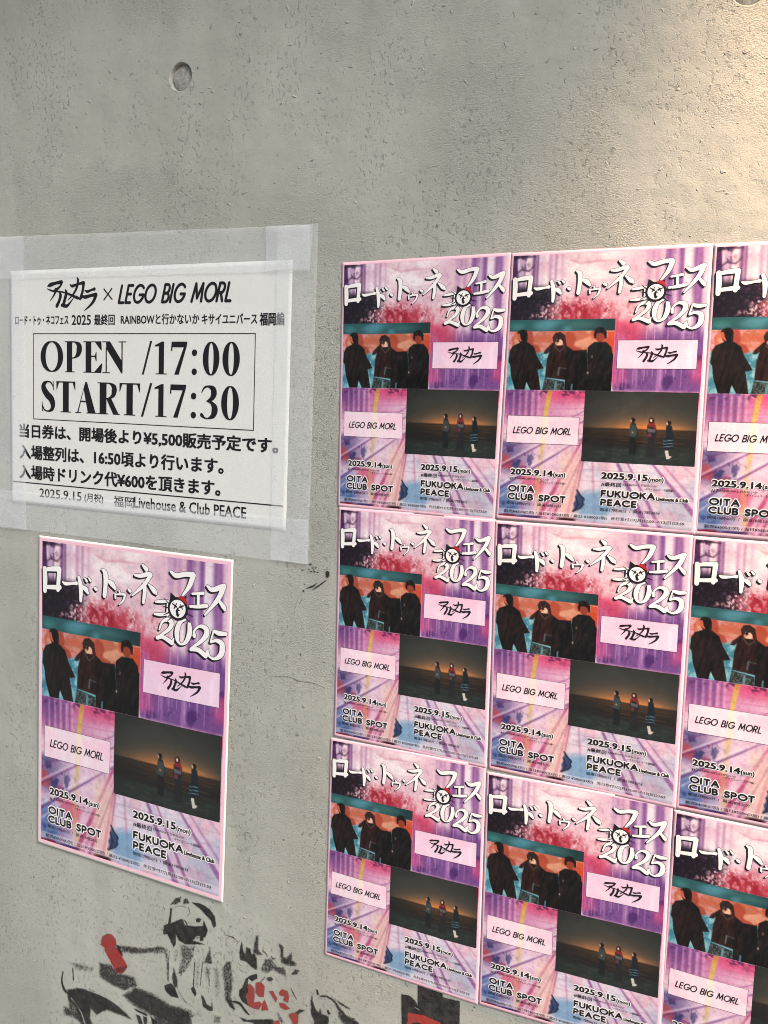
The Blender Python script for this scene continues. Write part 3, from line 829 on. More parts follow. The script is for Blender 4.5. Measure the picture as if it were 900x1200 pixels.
# ------------------------------------------------------------------ poster lettering (sheet units, art 100 wide)
TITLE = {   # brush strokes (x, y, width)
 'ro': [[(1.6, 12.6, 2.6), (1.9, 17, 2.9), (1.8, 22.6, 2.4)], [(1.2, 13.2, 1.4), (5, 12.3, 2.2), (10.2, 11.7, 2.6)], [(10.4, 11.9, 2.6), (10.0, 17, 2.4), (9.7, 21.2, 2.2)], [(2.0, 20.9, 1.9), (10.8, 20.0, 2.3)]],
 'bar': [[(12.6, 17.4, .9), (14.2, 17.9, 1.7), (18.6, 17.3, 1.2), (20.4, 17.0, 1.9)]],
 'do': [[(21.8, 14.2, 1.7), (22.8, 17.5, 2.4), (23.1, 21, 2.2), (23.0, 24.6, 1.5)], [(23.4, 17.9, 1.0), (25.7, 19.0, 2.4), (27.0, 20.6, 1.3)], [(25.2, 14.2, .8), (26.3, 15.4, 1.3)], [(27.3, 13.7, .8), (28.5, 14.9, 1.3)]],
 'dot': [[(31, 17.9, 1.5), (31.8, 18.4, 1.7)]],
 'to': [[(34.9, 9.2, 1.0), (36.6, 10.6, 2.6), (36.9, 15, 2.4), (36.4, 20.6, 2.2)], [(37.8, 13.6, 1.1), (40.4, 14.9, 2.6), (42.3, 16.8, 1.4)]],
 'xu': [[(44.4, 17.4, .8), (44.9, 18.5, 1.0)], [(42.2, 19.0, .8), (42.5, 20.8, 1.1)], [(42.4, 19.3, .7), (45, 18.9, .9), (47.6, 18.6, 1.1)], [(47.7, 18.8, 1.2), (46.9, 21.2, 1.0), (44.6, 23.5, .5)]],
 'dot2': [[(49.7, 16.3, 1.4), (50.5, 16.8, 1.6)]],
 'ne': [[(57.0, 4.8, 1.3), (58.9, 6.4, 2.3)], [(53.0, 9.6, 1.2), (56, 9.5, 1.9), (60.4, 8.2, 1.9), (61.6, 8.6, 1.4)], [(61.2, 8.8, 1.9), (57.5, 13.6, 1.8), (51.6, 18.6, .7)], [(58.0, 12.6, 1.9), (58.3, 16, 2.1), (57.7, 20.8, 1.6)], [(60.4, 12.8, .9), (63.2, 15.0, 2.5), (64.6, 16.3, 1.0)]],
 'fu': [[(71.8, 6.0, 1.3), (74.5, 7.3, 2.2), (79, 6.2, 2.2), (82.8, 5.9, 2.3)], [(83.2, 6.2, 2.6), (81.3, 11, 2.2), (77.9, 15.5, .9)]],
 'ko': [[(64.2, 19.6, .9), (67, 19.2, 1.5), (70.6, 18.6, 1.2)], [(70.8, 18.8, 1.4), (70.5, 24.6, 1.2)], [(63.8, 25.0, .9), (67, 24.8, 1.5), (71.6, 23.8, 1.2)]],
 'e': [[(83.0, 13.9, 1.0), (88.4, 13.0, 1.5)], [(86.0, 13.9, 1.5), (86.1, 18.4, 1.4)], [(82.2, 19.3, 1.2), (86, 18.9, 1.6), (90.2, 18.0, 1.8)]],
 'su': [[(90.4, 9.8, 1.2), (92.8, 11.0, 2.0), (97.6, 9.2, 2.4)], [(98.4, 8.9, 2.4), (95.8, 14.4, 2.2), (89.6, 21.8, .9)], [(96.0, 14.9, 1.2), (98.6, 17.6, 2.2), (99.0, 18.6, 1.2)]],
 'n2a': [[(66.6, 31.2, .8), (68.0, 27.8, 1.2), (71.0, 26.4, 2.0), (72.9, 27.6, 2.4), (71.6, 30.4, 1.8), (66.8, 34.0, 1.0)], [(65.6, 34.9, 1.9), (68.4, 34.2, 1.8), (73.4, 36.0, 2.2)], [(73.4, 36, 1.8), (74.2, 34.0, .6)]],
 'n0': [[(79.9, 25.2, .9), (77.3, 26.6, 2.0), (75.8, 30.4, 2.6), (76.1, 34.2, 1.9), (77.9, 35.9, .9), (80.6, 34.4, 1.9), (82.2, 30.4, 2.6), (82.0, 26.8, 1.9)]],
 'n2b': [[(84.6, 31.4, 1.9), (84.6, 29.2, 1.0), (87.0, 27.0, 1.3), (90.0, 27.4, 2.4), (90.6, 29.8, 2.6), (88.0, 33.2, 1.8), (83.2, 36.8, .9)], [(83.0, 37.4, 1.4), (86.6, 37.0, 2.1), (90.4, 39.0, 2.2)], [(90.5, 38.8, 1.8), (91.6, 36.2, .6)]],
 'n5': [[(94.2, 28.0, 1.4), (96.6, 28.6, 2.1), (100.0, 28.4, 1.6)], [(93.9, 28.2, .8), (92.7, 32.8, .9)], [(92.8, 32.9, .8), (95.4, 31.8, 1.6), (98.2, 33.0, 2.6), (97.9, 37.2, 2.6), (94.6, 39.6, 1.2), (91.6, 38.6, 1.0)], [(91.2, 37.4, 1.9), (91.6, 38.2, 1.7)]],
}
LOGO = [  # four brushed katakana; pixels of one enlargement, box 203..523 x 78..300
 [(204, 130, 5), (222, 122, 16), (262, 110, 12), (294, 106, 17)], [(297, 106, 15), (288, 132, 9), (262, 156, 12), (244, 162, 5)],
 [(200, 148, 3), (240, 164, 8), (300, 172, 6), (350, 190, 9), (402, 216, 12)],
 [(258, 152, 12), (250, 185, 9), (222, 230, 3)],
 [(284, 176, 8), (290, 196, 15), (282, 230, 14), (266, 266, 16)], [(322, 158, 6), (328, 180, 15), (318, 225, 14), (308, 262, 15)],
 [(300, 262, 13), (330, 268, 14), (350, 250, 8), (378, 212, 3)],
 [(352, 124, 4), (368, 134, 12), (405, 122, 9), (436, 114, 14)], [(440, 116, 16), (436, 160, 12), (424, 212, 15)],
 [(398, 78, 5), (404, 98, 12), (398, 140, 11), (376, 186, 9), (340, 228, 3)],
 [(392, 206, 10), (420, 224, 8)],
 [(448, 164, 4), (464, 174, 11), (490, 164, 9), (510, 158, 13)],
 [(424, 200, 6), (450, 210, 14), (490, 200, 12), (518, 196, 17)], [(520, 198, 16), (504, 240, 13), (478, 272, 9), (448, 300, 4)]]
def logo(fl, x0, y0, x1, y1, k=1.0):
    sx, sy = (x1 - x0) / 320., (y1 - y0) / 222.
    for st in LOGO:
        fl.stroke([(x0 + (a - 203) * sx, y0 + (b - 78) * sy, w * (sx + sy) / 2 * k) for a, b, w in st])

def fat(st): return [(x, y, w * .93) for x, y, w in st]
def sheet_lettering():
    """returns {part name: (Flat, material)} shared by every poster"""
    out = {}
    sh = Flat()
    for k, g_ in TITLE.items():
        for st in g_:
            sh.stroke(fat(st), .22)
        for st in g_:
            sh.stroke(fat(st), .16, -.72, .72)
    ti = Flat()
    for g_ in TITLE.values():
        for st in g_: ti.stroke(fat(st), .02)
    out['title_shadow'] = (sh, M_INK, .00026)
    out['title_lettering'] = (ti, M_WHITE, .00026 + len(sh.f) * 0 + .0010)
    # the round cat face in the title
    a = Flat()
    cx, cy, rx, ry = 75.8, 21.2, 5.2, 5.0
    a.poly([(cx + rx * math.cos(t), cy + ry * math.sin(t)) for t in np.linspace(0, 2 * math.pi, 28, False)])
    a.poly([(71.6, 18.8), (71.9, 14.6), (75.0, 16.6)]); a.poly([(79.8, 18.6), (80.2, 14.9), (77.0, 16.5)])
    for x, y, x2, y2 in ((71.2, 19.6, 68.6, 17.6), (70.8, 21.4, 67.8, 21.0), (71.2, 23.4, 68.4, 24.8), (72.6, 25.2, 70.6, 27.2), (80.8, 20.6, 83.4, 19.8), (80.9, 22.6, 83.6, 23.4), (79.9, 24.4, 82.2, 26.2)):
        a.stroke([(x, y, .6), (x2, y2, .25)])
    out['cat_face_outline'] = (a, M_INK, .0022)
    w = Flat()
    w.poly([(cx + (rx - 1.15) * math.cos(t), cy + (ry - 1.15) * math.sin(t)) for t in np.linspace(0, 2 * math.pi, 28, False)])
    out['cat_face'] = (w, M_WHITE, .0026)
    e = Flat()
    e.stroke([(72.9, 19.2, .45), (75.0, 20.4, .9)]); e.stroke([(75.2, 19.0, .4), (74.0, 21.2, .6)])
    e.stroke([(76.9, 20.3, .9), (79.0, 19.4, .5)]); e.stroke([(77.2, 19.2, .4), (78.3, 21.0, .5)])
    e.stroke([(76.0, 20.9, .8), (75.5, 22.4, 1.3), (76.3, 24.0, .7)]); e.stroke([(75.0, 22.0, .4), (76.8, 21.7, .4)])
    e.stroke([(75.2, 23.6, .4), (76.0, 24.3, .5), (76.8, 23.4, .3)])
    out['cat_features'] = (e, M_INK, .0028)
    c = Flat()
    c.poly([(76.0, 16.5), (77.6, 15.5), (79.3, 15.9), (80.4, 17.5), (80.7, 19.0), (78.6, 17.6)], 3)
    out['cat_cap'] = (c, M_RED, .0029)
    # panel texts
    fw = .16
    for key, (x0, y0, x1, y1) in (('upper', (58.5, 45.2, 97.7, 60.0)), ('lower', (1.8, 85.6, 41.1, 100.6))):
        p = Flat()
        if key == 'upper': logo(p, 68, 47.6, 88.2, 57.4, 1.45)
        else: mono(p, 'LEGO BIG MORL', 5.5, 91.9, 36.8, 95.1, .56, .24, .20)
        out['band_name', key] = (p, M_INK, 0)
        p = Flat()
        p.rect(x0, y0, x1, y0 + fw); p.rect(x0, y1 - fw, x1, y1); p.rect(x0, y0 + fw, x0 + fw, y1 - fw); p.rect(x1 - fw, y0 + fw, x1, y1 - fw)
        out['panel_frame', key] = (p, M_INK, 0)
    # dates and venues: white halo below, black on top
    def date_l(fl, g_, bold):
        fl.text('2025.9.14', 5.5, 114.9, 28.4, 118.0, bold=bold, halo=g_); fl.text('(sun)', 28.9, 115.6, 35.2, 118.6, bold=bold * .5, halo=g_)
    def date_r(fl, g_, bold):
        fl.text('2025.9.15', 54.4, 114.2, 77.3, 117.4, bold=bold, halo=g_); fl.text('(mon)', 77.9, 115.4, 85.2, 118.2, bold=bold * .5, halo=g_)
    def ven_l(fl, g_, bold):
        mono(fl, 'OITA', 5.1, 124.3, 18.8, 127.1, .93, 0, .30, g_)
        mono(fl, 'CLUB SPOT', 5.0, 128.7, 36.0, 131.5, .93, 0, .26, g_)
    def ven_r(fl, g_, bold):
        mono(fl, 'FUKUOKA', 54.9, 123.9, 81.3, 126.7, .93, 0, .26, g_)
        mono(fl, 'PEACE', 54.9, 128.6, 72.6, 131.4, .93, 0, .28, g_)
        fl.text('Livehouse & Club', 82.3, 125.4, 97.5, 127.2, bold=bold * .9, halo=g_)
    for key, fn in (('date', date_l), ('date', date_r), ('venue_name', ven_l), ('venue_name', ven_r)):
        side = 'l' if fn in (date_l, ven_l) else 'r'
        h = Flat(); fn(h, .46, .06); out['lettering_halo', key + side] = (h, M_WHITE, 0)
        b_ = Flat(); fn(b_, 0, .07); out[key, side] = (b_, M_INK, 0)
    s = Flat(); bo = .012
    s.text('#7', 5.1, 119.4, 8.8, 121.1, .02)
    s.text('RAINBOWと行かないか', 9.2, 119.2, 26.8, 120.6, bo)
    s.text('〜キサイユニバース大分編〜', 20.6, 120.8, 36.3, 122.0, bo)
    s.text('開場18時00分', 4.4, 133.0, 17.6, 134.7, bo); s.text('/', 18.8, 133.0, 19.6, 134.7); s.text('開演18時30分', 21.4, 133.0, 34.2, 134.7, bo)
    out['small_print', 'l'] = (s, M_INK, 0)
    s = Flat()
    s.text('#最終回', 54.4, 119.3, 64.5, 121.4, .026)
    s.text('RAINBOWと行かないか', 65.4, 119.3, 82.0, 120.6, bo)
    s.text('〜キサイユニバース福岡編〜', 75.6, 121.0, 91.1, 122.3, bo)
    s.text('開場17時00分', 54.5, 133.1, 68.0, 134.8, bo); s.text('/', 69.2, 133.1, 70.0, 134.8); s.text('開演17時30分', 71.2, 133.0, 84.4, 134.7, bo)
    out['small_print', 'r'] = (s, M_INK, 0)
    s = Flat()
    s.text('前売¥4500(D別) / 当日¥5500(D別) / 高22 ¥3000(D別)', 3.2, 137.6, 58.1, 139.6, bo)
    s.text('先行受付7/7(月)12:00~7/13(日)23:59', 60.3, 137.4, 96.3, 139.4, bo)
    out['small_print', 'b'] = (s, M_INK, 0)
    return out

# ------------------------------------------------------------------ sheets pasted on the wall
class Sheet:
    """quad TL TR BR BL on the wall (x, z) for the unit rectangle w x h (sheet units)"""
    def __init__(s, quad, w, h, lift, amp, seed):
        s.q = np.array(quad, float); s.w, s.h, s.lift, s.amp = w, h, lift, amp
        s.seed = seed; s.o = s.q.mean(0)
        g_ = np.random.default_rng(int(seed * 100))
        s.k = g_.uniform(-1, 1, (5, 5)); s.cor = g_.uniform(.2, 1, 4)
        s.cr = [(math.cos(a), math.sin(a), c0, s.amp * w_) for a, c0, w_ in zip(g_.uniform(.1, 1.3, 3), g_.uniform(.55, 1.15, 3), g_.uniform(.25, .6, 3))]
    def pos(s, x, y, h=0.):
        u, v = np.asarray(x) / s.w, np.asarray(y) / s.h
        a = (1 - u) * (1 - v); b = u * (1 - v); c = u * v; d = (1 - u) * v
        X = a * s.q[0, 0] + b * s.q[1, 0] + c * s.q[2, 0] + d * s.q[3, 0]
        Z = a * s.q[0, 1] + b * s.q[1, 1] + c * s.q[2, 1] + d * s.q[3, 1]
        m = s.seed
        wv = (np.sin(u * 5.1 + v * 1.7 + m) * .5 + np.sin(v * 6.3 - u * 2.2 + m * 1.7) * .4 + np.sin((u + v) * 8.5 + m * .6) * .22 + np.sin(u * 9.5 - v * 6 + m * 2.1) * .15) + 1.1
        edge = np.clip(np.maximum(np.abs(u - .5), np.abs(v - .5)) * 2, 0, 1) ** 4
        lf = s.lift + s.amp * wv * (1 - .93 * edge)
        # a few soft creases across the lower half
        for du, dv, c0, hh in s.cr:
            lf = lf + hh * np.exp(-((u * du + v * dv - c0) / .020) ** 2) * np.clip((v - .25) * 2.2, 0, 1) * (1 - edge)
        # corners that have let go a little
        for i, (cu, cv) in enumerate(((0, 0), (1, 0), (1, 1), (0, 1))):
            lf = lf + s.cor[i] * s.amp * .5 * np.exp(-(((u - cu) / .22) ** 2 + ((v - cv) / .16) ** 2))
        Y = -(lf + h)
        return np.stack([X - s.o[0], Y + 0 * X, Z - s.o[1]], -1)

def grid_faces(nx, ny):
    i = np.arange(nx)[None, :] + (np.arange(ny) * (nx + 1))[:, None]
    i = i.ravel()
    return np.stack([i, i + nx + 1, i + nx + 2, i + 1], 1)

def solid_sheet(sh, x0, y0, x1, y1, nx, ny, th):
    """closed thin solid: front grid, back grid, edges"""
    X, Y = np.meshgrid(np.linspace(x0, x1, nx + 1), np.linspace(y0, y1, ny + 1))
    f = sh.pos(X, Y, 0).reshape(-1, 3); b = sh.pos(X, Y, -th).reshape(-1, 3)
    k = len(f)
    fr = grid_faces(nx, ny); bk = fr[:, ::-1] + k
    rim = [r_ for r_ in range(nx)] + [nx + r_ * (nx + 1) for r_ in range(ny)] + [ny * (nx + 1) + nx - r_ for r_ in range(nx)] + [(ny - r_) * (nx + 1) for r_ in range(ny)]
    rim = np.array(rim); nx_ = np.roll(rim, -1)
    ed = np.stack([rim, nx_, nx_ + k, rim + k], 1)
    return np.vstack([f, b]), np.vstack([fr, bk, ed])

def raster_part(name, sh, ras, box_units, h, mat, parent):
    x0, y0, x1, y1 = box_units
    nx, ny = ras.nx, ras.ny
    X, Y = np.meshgrid(np.linspace(x0, x1, nx + 1), np.linspace(y0, y1, ny + 1))
    v_ = sh.pos(X, Y, h).reshape(-1, 3)
    col = lin(np.clip(ras.c, 0, 255)).reshape(-1, 3)
    return mesh_obj(name, v_, grid_faces(nx, ny), mat, parent, colors=col, smooth=True)

def flat_part(name, sh, fl, h, mat, parent, squash=1.0):
    v_, f_ = fl.arr()
    p = sh.pos(v_[:, 0], v_[:, 1], h + v_[:, 2] * squash)
    return mesh_obj(name, p, f_, mat, parent)

R_BG, R_TRIO, R_DUSK = background_art(), trio_photo(), dusk_photo()
BOX1, BOX2 = (58.5, 45.2, 97.7, 60.0), (1.8, 85.6, 41.1, 100.6)
R_P1 = panel_art(401, *BOX1, (232, 204, 228)); R_P2 = panel_art(461, *BOX2, (240, 216, 230))
LET = sheet_lettering()

LAYER = {'band_name': .00034, 'panel_frame': .00030, 'lettering_halo': .00022, 'small_print': .00032, 'venue_name': .00044, 'date': .00042,
         'title_shadow': .00022, 'title_lettering': .00040, 'cat_face_outline': .00058, 'cat_face': .00064,
         'cat_features': .00070, 'cat_cap': .00074}
SPAN = {'band_name': .00006, 'panel_frame': .00001, 'lettering_halo': .0001, 'small_print': .00005, 'venue_name': .00008, 'date': .00004,
        'title_shadow': .00016, 'title_lettering': .00016, 'cat_face_outline': .00005, 'cat_face': .00003, 'cat_features': .00003, 'cat_cap': .00003}

def poster(name, quad, label, group, lift, amp, seed, white_margin):
    sh = Sheet(quad, 100, AH, lift, amp, seed)
    root = empty(name, (sh.o[0], 0, sh.o[1]))
    tag(root, label, 'poster', group)
    if white_margin:
        m0, m1 = 2.3, 1.4
        v_, f_ = solid_sheet(sh, -m0, -m0, 100 + m0, AH + m0, 110, 154, .0003)
        mesh_obj('paper', v_, f_, M_WHITEP, root, smooth=False)
        gx = np.concatenate([[-m1], np.linspace(-.02, 100.02, 61), [100 + m1]]); gy = np.concatenate([[-m1], np.linspace(-.02, AH + .02, 85), [AH + m1]])
        X, Y = np.meshgrid(gx, gy)
        gf = grid_faces(62, 86); i0 = gf[:, 0]; ring = (i0 % 63 == 0) | (i0 % 63 == 61) | (i0 // 63 == 0) | (i0 // 63 == 85)
        mesh_obj('pink_border', sh.pos(X, Y, .00010).reshape(-1, 3), gf[ring], M_PINK, root, smooth=True)
    else:
        v_, f_ = solid_sheet(sh, -1.6, -1.7, 101.8, AH + 2.1, 80, 112, .00025)
        mesh_obj('paper', v_, f_, M_PINK, root, smooth=False)
    raster_part('artwork', sh, R_BG, (0, 0, 100, AH), .00014, M_ART, root)
    a = raster_part('photograph', sh, R_TRIO, (.1, 34.2, 56.5, 71.6), .00018, M_ART, root)
    a['label'] = 'band picture of three people in black before an orange and teal wall'
    a = raster_part('photograph', sh, R_DUSK, (43.2, 71.65, 99.5, 108.9), .00018, M_ART, root)
    a['label'] = 'dark band picture of three people on a beach at dusk'
    pan = {'upper': raster_part('name_panel', sh, R_P1, BOX1, .00020, M_ART, root),
           'lower': raster_part('name_panel', sh, R_P2, BOX2, .00020, M_ART, root)}
    made = {}
    for part, (fl, mat, _) in LET.items():
        nm, key = part if isinstance(part, tuple) else (part, None)
        top = max(q[2] for q in fl.v)
        par = pan[key] if key in pan else made['cat_face_outline'] if nm in ('cat_face', 'cat_features', 'cat_cap') else root
        made[nm] = flat_part(nm, sh, fl, LAYER[nm], mat, par, SPAN[nm] / max(top, 1e-9))
        if nm == 'small_print': made[nm]['kind'] = 'stuff'
    return root

PX = {
'P11': [(403.2, 310.7), (594.7, 299.8), (576.9, 606.7), (398, 589.6)],
'P12': [(602.1, 300), (831, 289), (810.5, 621.5), (584, 603.5)],
'P13': [(840.6, 289.4), None, None, (817.2, 622)],
'P21': [(399, 597.3), (577, 612.3), (566.9, 896), (393.6, 859.3)],
'P22': [(583, 613.5), (807.4, 630.5), (788, 942.7), (575.3, 897.6)],
'P23': [(815.2, 632), None, None, (795.5, 944)],
'P31': [(389.6, 868), (566, 900.7), (556.6, 1173.4), (382.4, 1116.4)],
'P32': [(573, 907.8), (784.4, 946.6), None, (563.8, 1174)],
'P33': [(793.3, 953.3), None, None, None]}
def quad_of(k, lift):
    q = [back(*p, lift) if p else None for p in PX[k]]
    if q[3] is None: q[3] = q[0] + (-.0006, -.2502)
    if q[1] is None: q[1] = q[0] + (.1771, -.0006)
    if q[2] is None: q[2] = q[3] + (q[1] - q[0])
    return q
rows = {'1': 'top', '2': 'middle', '3': 'bottom'}
cols = {'1': 'leftmost', '2': 'centre', '3': 'rightmost'}
for i, k in enumerate(PX):
    lift = .0005 + .00012 * ((i * 5) % 3)
    poster('poster', quad_of(k, .0016), 'small pink concert poster, %s column of three, %s row' % (cols[k[2]], rows[k[1]]),
           'block of nine small concert posters', lift, .0009, i * 1.37 + 2, False)
q0 = [back(x, y, .0030) for x, y in [(49.7, 633.7), (267.5, 662), (256.1, 1050.5), (48, 982.7)]]
poster('poster', q0, 'large concert poster with white margin hanging alone below the taped white notice', None, .0026, .0009, 40.2, True)

# ------------------------------------------------------------------ the notice
NH = 70.2
nq = [back(x, y, .0012) for x, y in [(10.7, 317.6), (342.8, 304.3), (334.8, 622.8), (12.5, 588.7)]]
nsh = Sheet(nq, 100, NH, .0007, .00022, 5.3)
notice = empty('notice', (nsh.o[0], 0, nsh.o[1]))
tag(notice, 'white paper notice with big black opening times, taped to the wall', 'notice')
v_, f_ = solid_sheet(nsh, 0, 0, 100, NH, 80, 56, .0002)
mesh_obj('paper', v_, f_, M_NOTICE, notice)

def serif(fl, c, x0, y0, x1, y1):
    """bold roman letter in the box"""
    X = lambda a: x0 + a * (x1 - x0)
    Y = lambda b: y0 + b * (y1 - y0)
    w = lambda a: a * (x1 - x0)
    H = y1 - y0
    def P(*p): fl.poly([(X(a), Y(b)) for a, b in p])
    def S(pts, **k): fl.stroke([(X(a), Y(b), t * H * 1.04) for a, b, t in pts], **k)
    def stem(a, b, y_0=0., y_1=1., s=.07):
        P((a, y_0), (b, y_0), (b, y_1), (a, y_1))
    def slab(a, b, y, dn=1):
        P((a, y), (b, y), (b, y + .028 * dn), (a, y + .028 * dn))
    if c in 'O0':
        th = .22 if c == 'O' else .205
        pts = []
        for t in np.linspace(0, 360, 40, False):
            t_ = R(t); k = abs(math.cos(t_)) ** 1.3
            ww = .035 + (th - .035) * k
            hw = ww * H / 2 / (x1 - x0)
            pts.append((.5 + (.5 - (th * H / 2) / (x1 - x0)) * math.cos(t_), .5 + (.5 - .018) * math.sin(t_), ww))
        S(pts, closed=True, n=2)
    elif c == 'P':
        stem(.12, .44); slab(0, .58, .972); slab(0, .3, 0)
        S([(.38, .02, .04), (.62, .03, .05), (.83, .13, .19), (.86, .27, .22), (.78, .42, .16), (.58, .525, .05), (.38, .54, .04)], cap=False)
    elif c == 'R':
        stem(.10, .41); slab(0, .5, .972); slab(0, .3, 0)
        S([(.34, .02, .04), (.56, .03, .05), (.74, .13, .17), (.76, .26, .20), (.70, .40, .14), (.52, .49, .05), (.34, .50, .04)], cap=False)
        P((.40, .50), (.62, .49), (.96, .972), (1.02, .972), (1.02, 1), (.72, 1))
    elif c == 'E':
        stem(.12, .42); slab(0, .95, 0); slab(0, .95, .972)
        P((.38, .455), (.66, .455), (.66, .50), (.38, .50))
        P((.66, .34), (.70, .34), (.70, .62), (.66, .62), (.60, .50), (.60, .46))
        P((.62, .028), (.95, .028), (.97, .28), (.92, .28)); P((.58, .972), (.95, .972), (1.0, .70), (.95, .70))
    elif c == 'N':
        P((.0, 0), (.32, 0), (.84, .64), (.84, 1), (.80, 1), (.16, .22), (.16, .0))
        P((.14, .2), (.19, .26), (.19, .972), (.14, .972)); slab(0, .32, .972); slab(.0, .2, .0)
        P((.80, 0), (.85, 0), (.85, .98), (.80, .94)); slab(.68, 1., 0)
    elif c == 'T':
        stem(.345, .655, .0); slab(.22, .78, .972); P((0, 0), (1, 0), (1, .04), (0, .04))
        P((0, .04), (.14, .04), (.03, .27), (0, .27)); P((1, .04), (.86, .04), (.97, .27), (1, .27))
    elif c == 'A':
        P((.46, 0), (.54, 0), (.93, .972), (.58, .972), (.39, .24), (.15, .972), (.09, .972))
        P((.24, .60), (.58, .60), (.60, .645), (.22, .645)); slab(0, .28, .972); slab(.52, 1.0, .972)
    elif c == 'S':
        S([(.86, .20, .03), (.70, .06, .05), (.46, .02, .05), (.20, .11, .16), (.19, .26, .21), (.42, .44, .23), (.70, .58, .23), (.82, .76, .20), (.74, .92, .13), (.48, .985, .045), (.22, .94, .05), (.08, .78, .03)], cap=False)
        P((.82, .0), (.87, .0), (.90, .30), (.85, .30)); P((.04, .68), (.09, .68), (.12, 1.0), (.06, 1.0))
    elif c == '1':
        stem(.36, .82, .04, .98); slab(.10, 1.1, .972)
        P((.0, .11), (.62, .0), (.82, .0), (.82, .06), (.45, .14), (.02, .15))
    elif c == '7':
        P((.06, 0), (1, 0), (1, .05), (.96, .17), (.08, .17)); P((.04, .0), (.10, .0), (.09, .28), (.0, .28))
        P((.80, .15), (.965, .15), (.50, 1.0), (.22, 1.0))
    elif c == '3':
        S([(.05, .22, .03), (.22, .07, .06), (.45, .03, .06), (.72, .10, .17), (.78, .24, .20), (.66, .38, .14), (.38, .48, .04)], cap=False)
        S([(.38, .46, .04), (.66, .52, .10), (.84, .68, .21), (.76, .88, .17), (.48, .975, .05), (.26, .97, .05), (.10, .90, .11), (.06, .87, .09)])
    elif c == ':':
        for b in (.33, .90):
            p = [(X(.5) + .10 * H * math.cos(t), Y(b) + .10 * H * math.sin(t)) for t in np.linspace(0, 2 * math.pi, 20, False)]
            fl.poly(p)
    elif c == '/':
        P((.80, -.02), (1.0, -.02), (.20, 1.02), (0, 1.02))

nt_ = Flat()
k = 100 / 840.  # enlargement pixels of the framed block -> units, by two anchor columns
def nline(chars, y0, y1):
    for c, a, b in chars: serif(nt_, c, a, y0, b, y1)
ux = lambda px: 9.7 + (px - 32) * (89.3 - 9.7) / (868 - 32) * (1.0)
# the block is seen at an angle: correct the columns (positions read on the notice itself)
def uc(px):
    t = (px - 32) / 836.0
    return 9.7 + 79.6 * (t * (1 + .085 * (1 - t)))
nline([('O', uc(62), uc(150)), ('P', uc(157), uc(222)), ('E', uc(229), uc(302)), ('N', uc(302), uc(393)), ('/', uc(452), uc(490)),
       ('1', uc(500), uc(542)), ('7', uc(560), uc(620)), (':', uc(632), uc(662)), ('0', uc(678), uc(738)), ('0', uc(750), uc(812))], 20.8, 29.8)
nline([('S', uc(64), uc(120)), ('T', uc(124), uc(198)), ('A', uc(198), uc(282)), ('R', uc(284), uc(368)), ('T', uc(368), uc(446)), ('/', uc(450), uc(492)),
       ('1', uc(500), uc(542)), ('7', uc(558), uc(618)), (':', uc(632), uc(660)), ('3', uc(672), uc(734)), ('0', uc(748), uc(812))], 32.5, 41.6)
flat_part('times_lettering', nsh, nt_, .00018, M_TONER, notice, .00012 / max(q[2] for q in nt_.v))
nl = Flat()
logo(nl, 15.6, 2.6, 34.6, 12.0, 1.45)
nl.stroke([(37.4, 6.1, .42), (40.4, 9.0, .42)], line=True); nl.stroke([(40.3, 6.0, .42), (37.4, 9.1, .42)], line=True)
mono(nl, 'LEGO BIG MORL', 42.9, 5.3, 81.2, 10.0, .80, .24, .20)
flat_part('band_names', nsh, nl, .00018, M_TONER, notice, .00010 / max(q[2] for q in nl.v))
LINES = [
 [('ロード・トゥ・ネコフェス', 2.4, 13.3, 23.8, 16.0, .03), ('2025', 25.2, 13.3, 32.5, 16.1, .025), ('最終回', 33.8, 13.2, 41.4, 16.2, .024),
  ('RAINBOWと行かないか', 43.7, 13.2, 71.0, 16.1, .022), ('キサイユニバース', 71.9, 13.4, 89.6, 16.1, .026), ('福岡編', 90.5, 13.2, 97.9, 16.5, .03)],
 [('当日券は、開場後より¥5,500販売予定です。', 4.0, 45.7, 96.9, 49.9, .040)],
 [('入場整列は、16:50頃より行います。', 4.0, 52.1, 79.7, 56.3, .040)],
 [('入場時ドリンク代¥600を頂きます。', 4.0, 58.2, 78.8, 62.4, .040)],
 [('2025.9.15', 12.2, 64.9, 29.0, 67.6, .018), ('(月祝)', 30.2, 65.0, 37.4, 67.9, .018), ('福岡', 41.4, 65.0, 48.8, 68.2, .014), ('Livehouse & Club PEACE', 49.0, 64.8, 87.4, 67.9, .024)]]
for ln in LINES:
    n2 = Flat()
    for t, *bx, bo in ln: n2.text(t, *bx, bo)
    flat_part('text_line', nsh, n2, .00020, M_TONER, notice, .00006 / max(1e-9, max(q[2] for q in n2.v)))
n3 = Flat()
for a in ((9.7, 18.5, 89.3, .24), (9.7, 43.9, 89.3, .24)): n3.rect(a[0], a[1], a[2], a[1] + a[3])
n3.rect(9.7, 18.74, 9.94, 43.9); n3.rect(89.06, 18.74, 89.3, 43.9)
n3.rect(.9, 63.4, 98.9, 63.72)
flat_part('ruled_lines', nsh, n3, .00018, M_TONER, notice)

